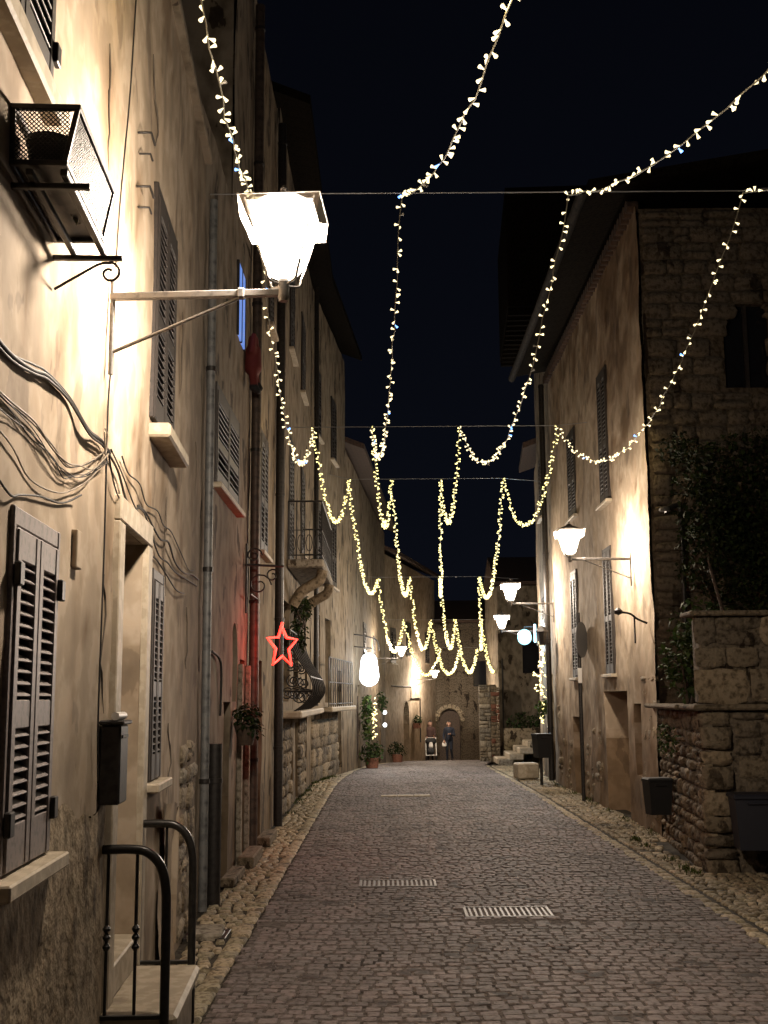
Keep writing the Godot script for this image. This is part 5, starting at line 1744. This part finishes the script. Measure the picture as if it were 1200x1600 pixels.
func on_wall(x: float, h: float, d: float, out: Vector3) -> Transform3D:
	var z := out.normalized()
	return Transform3D(Basis(Vector3.UP.cross(z), Vector3.UP, z), pos(x, h, d))

func lamps_and_lights() -> void:
	street_lamp("large glaring lantern on a wall bracket at the upper left, nearest of all", on_wall(-1.247, 3.445, 5.13, Vector3(1, 0, 0.053)), 0.775, 12.5, false)
	street_lamp("lit lantern on the right-hand cream house near its stone corner", on_wall(3.30, 3.45, 15.65, Vector3(-1, 0, 0)), 0.80, 9.5)
	street_lamp("lit lantern at the far corner of the right-hand cream house, before the narrow house", on_wall(3.33, 3.45, 23.2, Vector3(-1, 0, 0)), 0.83, 12.0)
	street_lamp("small lit lantern beside the blue white lamp on the right", on_wall(3.80, 3.25, 29.4, Vector3(-1, 0, 0)), 0.87, 17.0)
	street_lamp("small lit lantern on the left at the bend, above the white shop sign", on_wall(-0.36, 2.95, 40.0, Vector3(1, 0, 0.06)), 0.88, 17.0)
	street_lamp("farthest lit lantern on the cream house wall at the end of the street", on_wall(1.33, 2.42, 52.0, Vector3(1, 0, 0.22)), 0.80, 19.0)
	# neon star on its iron bracket
	var fr := wall_frame(-1.5, 13.0, -1.5, 16.4)
	var br := thing("iron_bracket", "curled wrought iron wall bracket above the red neon star", "bracket", fr.translated_local(Vector3(-0.35, 2.45, 0)))
	part(br, "arm", tube_mesh([Vector3(0, 0.62, 0.0), Vector3(0, 0.60, 0.42)], 0.014, 6), M.iron)
	part(br, "wall_bar", tube_mesh([Vector3(0, 0.1, 0.02), Vector3(0, 0.85, 0.02)], 0.012, 6), M.iron)
	for cfg in [[0.16, 0.40, 0.13], [0.30, 0.50, 0.08], [0.10, 0.72, 0.09]]:
		var pts := []
		for i in 16:
			var a := i * 0.55
			var r: float = cfg[2] * (1.0 - i * 0.05)
			pts.append(Vector3(0, cfg[1] + sin(a) * r, cfg[0] + cos(a) * r))
		part(br, "scroll", tube_mesh(pts, 0.009, 5), M.iron)
	part(br, "cross_bar", tube_mesh([Vector3(-0.3, 0.28, 0.10), Vector3(0.35, 0.28, 0.10)], 0.01, 6), M.iron)
	var star := thing("neon_star", "red glowing five pointed neon star hanging from a curled iron bracket on the left", "neon star", on_wall(-1.12, 2.20, 12.65, Vector3(0.80, 0, 0.60)))
	var outline := []
	for i in 11:
		var a := PI / 2 + i * PI / 5
		var r := 0.245 if i % 2 == 0 else 0.11
		outline.append(Vector3(cos(a) * r, sin(a) * r, 0.04))
	outline[10] = outline[10] + Vector3(-0.015, -0.06, 0.012)
	part(star, "neon_tube", tube_mesh(outline, 0.015, 8), M.neon_red)
	part(star, "backing_frame", tube_mesh([Vector3(0, 0.23, 0.0), Vector3(0, -0.1, 0.0)], 0.006, 5), M.iron)
	part(star, "hanging_wire", tube_mesh([Vector3(0, 0.23, 0.02), Vector3(0, 0.85, 0.0)], 0.003, 4), M.iron)
	omni(star, "neon_light", Color(1.0, 0.10, 0.07), 0.32, 0.2, Vector3(-0.02, 0.05, 0.10))
	# white lit sign on the left at the bend, with greenery and small lights below
	fr = wall_frame(-1.0, 30.0, 0.0, 46.0)
	var sgn := thing("lit_sign", "glaring white lit oval shop sign on an iron bracket at the left bend", "shop sign", fr.translated_local(Vector3(2.6, 2.42, 0.40)))
	part(sgn, "sign_glass", body_mesh([[Vector3(0.03, -0.20, 0), Vector3(-0.03, 0.22, 0), 0.27, 0.22, Color.WHITE]], 0.05), M.sign_white)
	part(sgn, "bracket", tube_mesh(curve([Vector3(0, 0.95, -0.42), Vector3(0, 0.90, -0.1), Vector3(0, 0.78, 0.22), Vector3(0, 0.5, 0.28)], 5), 0.022, 6), M.iron_grey)
	part(sgn, "hood", tube_mesh([Vector3(0, 0.62, -0.42), Vector3(0, 0.56, 0.1)], 0.02, 6), M.iron_grey)
	omni(sgn, "sign_light", Color(0.90, 0.96, 1.0), 3.2, 0.2, Vector3(0.0, 0.0, 0.33))
	var gar := thing("lit_garland", "green garland with small yellow lights below the white shop sign", "garland", fr.translated_local(Vector3(3.1, 0.8, 0.30)))
	foliage(gar, "foliage", [[Vector3(0, 0.55, 0), Vector3(0.24, 0.45, 0.18), 300, 0.11], [Vector3(0.05, -0.1, 0), Vector3(0.16, 0.35, 0.14), 160, 0.10]], M.leaf, 0.7, 1.6)
	part(gar, "stem", tube_mesh([Vector3(0, -0.7, -0.25), Vector3(0, 0.9, -0.25)], 0.02, 5), M.wood)
	for i in 26:
		part(gar, "bulb", bulb_mesh(1.3), M.bulb_far, Transform3D(Basis(Vector3.RIGHT, rng.randf() * 3.0), Vector3(rng.randf_range(-0.2, 0.2), rng.randf_range(-0.4, 0.9), 0.17 + rng.randf_range(-0.05, 0.06))))
	var sh := thing("potted_shrub", "round dark shrub in a pot at the foot of the left bend", "shrub", at(-0.38, ground(33.5) , 33.5))
	part(sh, "pot", lathe_mesh([Vector2(0, 0), Vector2(0.16, 0), Vector2(0.2, 0.28), Vector2(0.0, 0.27)], 14), M.terracotta)
	foliage(sh, "foliage", [[Vector3(0, 0.45, 0), Vector3(0.36, 0.32, 0.34), 420, 0.09]], M.leaf, 0.5, 1.2)
	var gl := thing("globe_lights", "two small white globe lights on a green wreath right of the white shop sign", "globe light", fr.translated_local(Vector3(6.9, 1.2, 0.45)))
	foliage(gl, "foliage", [[Vector3(0, 0.35, 0), Vector3(0.22, 0.3, 0.14), 180, 0.11]], M.leaf, 0.7, 1.5)
	for y in [0.0, -0.38]:
		part(gl, "globe", lathe_mesh([Vector2(0, -0.065), Vector2(0.042, -0.05), Vector2(0.065, 0), Vector2(0.042, 0.05), Vector2(0, 0.065)], 12), M.sign_white, loc(0.05, y, 0.1))
	part(gl, "hanging_wire", tube_mesh([Vector3(0.05, 0.5, 0.05), Vector3(0.05, -0.4, 0.05)], 0.008, 4), M.iron)
	var wl := thing("dark_planter", "dark round planter bush against the ochre house before the far lantern", "shrub", at(0.45, ground(46) , 46.0))
	part(wl, "pot", lathe_mesh([Vector2(0, 0), Vector2(0.18, 0), Vector2(0.22, 0.3), Vector2(0.0, 0.29)], 14), M.terracotta)
	foliage(wl, "foliage", [[Vector3(0, 0.5, 0), Vector3(0.38, 0.3, 0.34), 320, 0.09]], M.leaf, 0.3, 0.7)
	# blue white lamp on the right
	var bl := thing("blue_lamp", "blue white glaring lamp on the narrow house beyond the lit house", "lamp", on_wall(3.46, 3.0, 27.3, Vector3(-1, 0, 0.1)))
	part(bl, "lamp_face", body_mesh([[Vector3(0, -0.02, 0.26), Vector3(0, 0.02, 0.26), 0.16, 0.16, Color.WHITE]], 0.04), M.blue_sign)
	part(bl, "arm", tube_mesh([Vector3(0, 0.24, 0.0), Vector3(0, 0.24, 0.26), Vector3(0, 0.15, 0.26)], 0.014, 6), M.iron)
	part(bl, "lamp_tube", box_mesh(Vector3(0.04, 0.42, 0.05), 0.01), M.blue_sign, loc(0.1, 0.08, 0.035))
	omni(bl, "lamp_light", Color(0.62, 0.85, 1.0), 3.0, 0.14, Vector3(0, 0, 0.26))
	var ga := thing("lit_garland", "strand of warm lights and greenery hanging on the narrow house beyond the lit house", "garland", on_wall(3.38, 1.55, 24.6, Vector3(-1, 0, 0.05)))
	part(ga, "cord", tube_mesh(curve([Vector3(0.1, 1.25, 0.06), Vector3(0.05, 0.8, 0.10), Vector3(0, 0.4, 0.14), Vector3(0.1, -0.1, 0.1), Vector3(0.12, -0.5, 0.08)], 5), 0.01, 5), M.cord)
	for i in 60:
		var y := rng.randf_range(-0.45, 1.25)
		var spread := 0.16 if y > 0.15 and y < 0.62 else 0.045
		part(ga, "bulb", bulb_mesh(1.2), M.bulb_far, Transform3D(Basis(Vector3.RIGHT, rng.randf() * 3.0), Vector3(0.05 + rng.randf_range(-1, 1) * spread, y, 0.13 + rng.randf_range(-1, 1) * spread)))
	foliage(ga, "foliage", [[Vector3(0.1, -0.12, 0.14), Vector3(0.22, 0.18, 0.16), 160, 0.09]], M.leaf, 0.5, 1.2)
	var wlt := thing("wall_lantern", "unlit dark lantern on the corner downpipe of the lit house", "lantern", on_wall(3.20, 2.78, 23.2, Vector3(-1, 0, 0.2)))
	part(wlt, "body", lathe_mesh([Vector2(0, -0.14), Vector2(0.06, -0.13), Vector2(0.10, 0.10), Vector2(0.13, 0.12), Vector2(0.04, 0.22), Vector2(0, 0.24)], 6), M.iron, loc(0, 0, 0.14))
	part(wlt, "arm", tube_mesh([Vector3(0, -0.1, 0.0), Vector3(0, -0.14, 0.14)], 0.012, 5), M.iron)

func omni(o: Node3D, n: String, c: Color, e: float, size: float, p: Vector3) -> void:
	var l := OmniLight3D.new()
	l.name = n
	l.light_color = c
	l.light_energy = e
	l.light_size = size
	l.omni_range = 60.0
	l.omni_attenuation = 2.0
	l.shadow_enabled = true
	l.position = p
	o.add_child(l, true)

func strings() -> void:
	# cross cables: depth, height, and where the four strings hang on them
	var rows := [
		[0.5, 6.0, [-0.62, 1.10, 2.75, 4.5]],
		[9.6, 5.90, [-1.08, 0.17, 1.60, 3.10]],
		[18.8, 5.98, [-1.13, -0.18, 1.24, 2.83]],
		[26.0, 6.45, [-0.78, 0.17, 1.26, 2.66]],
		[37.0, 5.36, [-0.20, 0.79, 1.74, 2.98]],
		[46.0, 4.60, [0.73, 1.77, 2.72, 3.73]],
		[54.0, 3.85, [2.5, 3.4, 4.2, 5.2]]]
	var ends := [[], [Vector2(-1.47, 5.92), Vector2(4.9, 6.12)], [Vector2(-1.46, 6.0), Vector2(3.32, 6.05)], [Vector2(-1.28, 6.6), Vector2(3.42, 6.40)], [Vector2(-0.52, 5.4), Vector2(4.2, 5.3)], [Vector2(0.02, 4.65), Vector2(4.7, 4.55)], [Vector2(1.78, 3.9), Vector2(5.6, 3.8)]]
	var place := ["nearest, overhead", "second", "third", "fourth", "fifth", "sixth", "farthest"]
	for i in range(1, 7):
		var r: Array = rows[i]
		var a := pos(ends[i][0].x, ends[i][0].y, r[0])
		var b := pos(ends[i][1].x, ends[i][1].y, r[0])
		var o := thing("cross_cable", "thin steel cable across the street carrying the light strings, the %s from the viewer" % ["", "nearest", "second", "third", "fourth", "fifth", "sixth"][i], "cable", Transform3D(Basis(), a), "cross cables over the street")
		var pts := [Vector3.ZERO]
		for x in r[2]:
			if x > ends[i][0].x + 0.1 and x < ends[i][1].x - 0.1:
				pts.append(Vector3(x - a.x, r[1] - a.y + 0.02, 0))
		pts.append(b - a)
		pts.sort_custom(func(p, q): return p.x < q.x)
		part(o, "wire", tube_mesh(pts, 0.006, 5), M.wire)
	var sags := [1.0, 1.25, 1.25, 1.4, 1.7, 1.6]
	var who := ["leftmost", "second from the left", "third from the left", "rightmost"]
	var seg := ["between overhead and the nearest cable", "between nearest and second cable", "between second and third cable", "between third and fourth cable", "between fourth and fifth cable", "between the two farthest cables"]
	for i in 6:
		for k in 4:
			var a := pos(rows[i][2][k], rows[i][1], rows[i][0])
			var b := pos(rows[i + 1][2][k], rows[i + 1][1], rows[i + 1][0])
			light_string("%s string of fairy lights %s" % [who[k], seg[i]], a, b, sags[i] * rng.randf_range(0.93, 1.07), i < 2, [0.095, 0.088, 0.062, 0.06, 0.06, 0.06][i], 0.5, [1.0, 1.0, 0.78, 0.95, 1.15, 1.35][i])

func street_things() -> void:
	pass

func people() -> void:
	var coat := Color(0.045, 0.022, 0.016)
	var navy := Color(0.010, 0.012, 0.024)
	var dark := Color(0.012, 0.011, 0.011)
	var y0 := ground(54.2)
	figure("person in a brown jacket pushing the white stroller at the end of the street", at(2.02, y0, 54.6), coat, dark, [[Vector3(-0.19, 1.36, 0), Vector3(-0.22, 1.12, 0.06), Vector3(-0.17, 1.02, 0.30)], [Vector3(0.19, 1.36, 0), Vector3(0.22, 1.12, 0.06), Vector3(0.17, 1.02, 0.30)]])
	figure("person in dark blue clothes with a pale bag walking right of the stroller", at(2.85, y0, 54.0, -0.25), navy, navy, [[Vector3(-0.19, 1.36, 0), Vector3(-0.25, 1.10, 0.02), Vector3(-0.20, 0.90, 0.16)], [Vector3(0.19, 1.36, 0), Vector3(0.24, 1.12, -0.02), Vector3(0.10, 1.16, 0.20)]])
	var bag := thing("hand_bag", "pale bag held by the person in dark blue clothes", "bag", at(2.62, y0 + 0.70, 53.85))
	part(bag, "body", box_mesh(Vector3(0.20, 0.16, 0.09), 0.03), M.white)
	part(bag, "strap", tube_mesh(curve([Vector3(-0.07, 0.07, 0), Vector3(-0.03, 0.17, 0), Vector3(0.03, 0.17, 0), Vector3(0.07, 0.07, 0)], 4), 0.008, 5), M.white)
	var st := thing("stroller", "white framed stroller with a dark hood pushed along the road", "stroller", at(2.03, y0 + 0.01, 54.0))
	for x in [-0.23, 0.23]:
		part(st, "frame_side", tube_mesh(curve([Vector3(x, 0.98, -0.38), Vector3(x, 0.90, -0.22), Vector3(x, 0.5, 0.1), Vector3(x, 0.14, 0.36)], 4), 0.022, 6), M.white)
		part(st, "frame_leg", tube_mesh([Vector3(x, 0.62, 0.0), Vector3(x, 0.14, -0.30)], 0.02, 6), M.white)
		for z in [-0.30, 0.36]:
			var wst := mb()
			lathe(wst, [Vector2(0.02, -0.02), Vector2(0.10, -0.02), Vector2(0.115, 0.0), Vector2(0.10, 0.02), Vector2(0.02, 0.02)], 14, Transform3D(Basis(Vector3.BACK, PI / 2), Vector3(x, 0.115, z)))
			part(st, "wheel", wst.commit(), M.plastic)
	part(st, "handle", tube_mesh([Vector3(-0.23, 0.98, -0.38), Vector3(0.23, 0.98, -0.38)], 0.02, 6), M.white)
	part(st, "cross_bar", tube_mesh([Vector3(-0.23, 0.24, 0.3), Vector3(0.23, 0.24, 0.3)], 0.02, 6), M.white)
	part(st, "seat", body_mesh([[Vector3(0, 0.40, 0.12), Vector3(0, 0.42, -0.06), 0.15, 0.16, Color(0.03, 0.03, 0.03)], [Vector3(0, 0.42, -0.06), Vector3(0, 0.72, -0.16), 0.16, 0.14, Color(0.03, 0.03, 0.03)]], 0.03), M.body)
	part(st, "hood", body_mesh([[Vector3(-0.1, 0.84, -0.08), Vector3(0.1, 0.84, -0.08), 0.15, 0.15, Color(0.012, 0.012, 0.014)]], 0.03), M.body)
	part(st, "blanket", body_mesh([[Vector3(0, 0.62, 0.06), Vector3(0, 0.74, 0.04), 0.10, 0.08, Color(0.6, 0.58, 0.55)]], 0.025), M.body)

func figure(label: String, fr: Transform3D, jacket: Color, legs: Color, reach: Array) -> void:
	var skin := Color(0.24, 0.14, 0.10)
	var dark := Color(0.012, 0.011, 0.011)
	var hair := Color(0.02, 0.013, 0.009)
	var o := thing("person", label, "person", fr)
	var b := [
		[Vector3(0, 0.98, 0), Vector3(0, 1.32, 0), 0.145, 0.17, jacket], [Vector3(-0.13, 1.38, 0), Vector3(0.13, 1.38, 0), 0.085, 0.085, jacket],
		[Vector3(0, 1.40, 0), Vector3(0, 1.50, 0.01), 0.06, 0.055, skin],
		[Vector3(0, 1.58, 0.01), Vector3(0, 1.63, 0.0), 0.092, 0.096, skin], [Vector3(0, 1.60, -0.045), Vector3(0, 1.68, -0.02), 0.105, 0.098, hair], [Vector3(0, 1.57, 0.10), Vector3(0, 1.55, 0.115), 0.018, 0.016, skin],
		[Vector3(-0.085, 0.95, 0), Vector3(-0.095, 0.50, 0.07), 0.095, 0.062, legs], [Vector3(-0.095, 0.50, 0.07), Vector3(-0.10, 0.09, 0.0), 0.06, 0.045, legs],
		[Vector3(0.085, 0.95, 0), Vector3(0.095, 0.50, 0.02), 0.095, 0.062, legs], [Vector3(0.095, 0.50, 0.02), Vector3(0.10, 0.11, -0.16), 0.06, 0.045, legs],
		[Vector3(-0.10, 0.045, -0.03), Vector3(-0.11, 0.035, 0.14), 0.045, 0.038, dark], [Vector3(0.10, 0.07, -0.20), Vector3(0.11, 0.035, -0.05), 0.045, 0.038, dark]]
	for r in reach:
		b.append([r[0], r[1], 0.06, 0.048, jacket])
		b.append([r[1], r[2], 0.047, 0.036, jacket])
		var dirv: Vector3 = (r[2] - r[1]).normalized()
		b.append([r[2] + dirv * 0.02, r[2] + dirv * 0.08, 0.036, 0.032, skin])
		for f in 4:
			b.append([r[2] + dirv * 0.09 + Vector3((f - 1.5) * 0.019, 0, 0), r[2] + dirv * (0.15 - absf(f - 1.4) * 0.008) + Vector3((f - 1.5) * 0.02, -0.02, 0), 0.009, 0.008, skin])
		b.append([r[2] + dirv * 0.04 + Vector3(0.03, 0, 0), r[2] + dirv * 0.09 + Vector3(0.05, 0.005, 0), 0.010, 0.009, skin])
	part(o, "body", body_mesh(b, 0.016, 0.035), M.body)
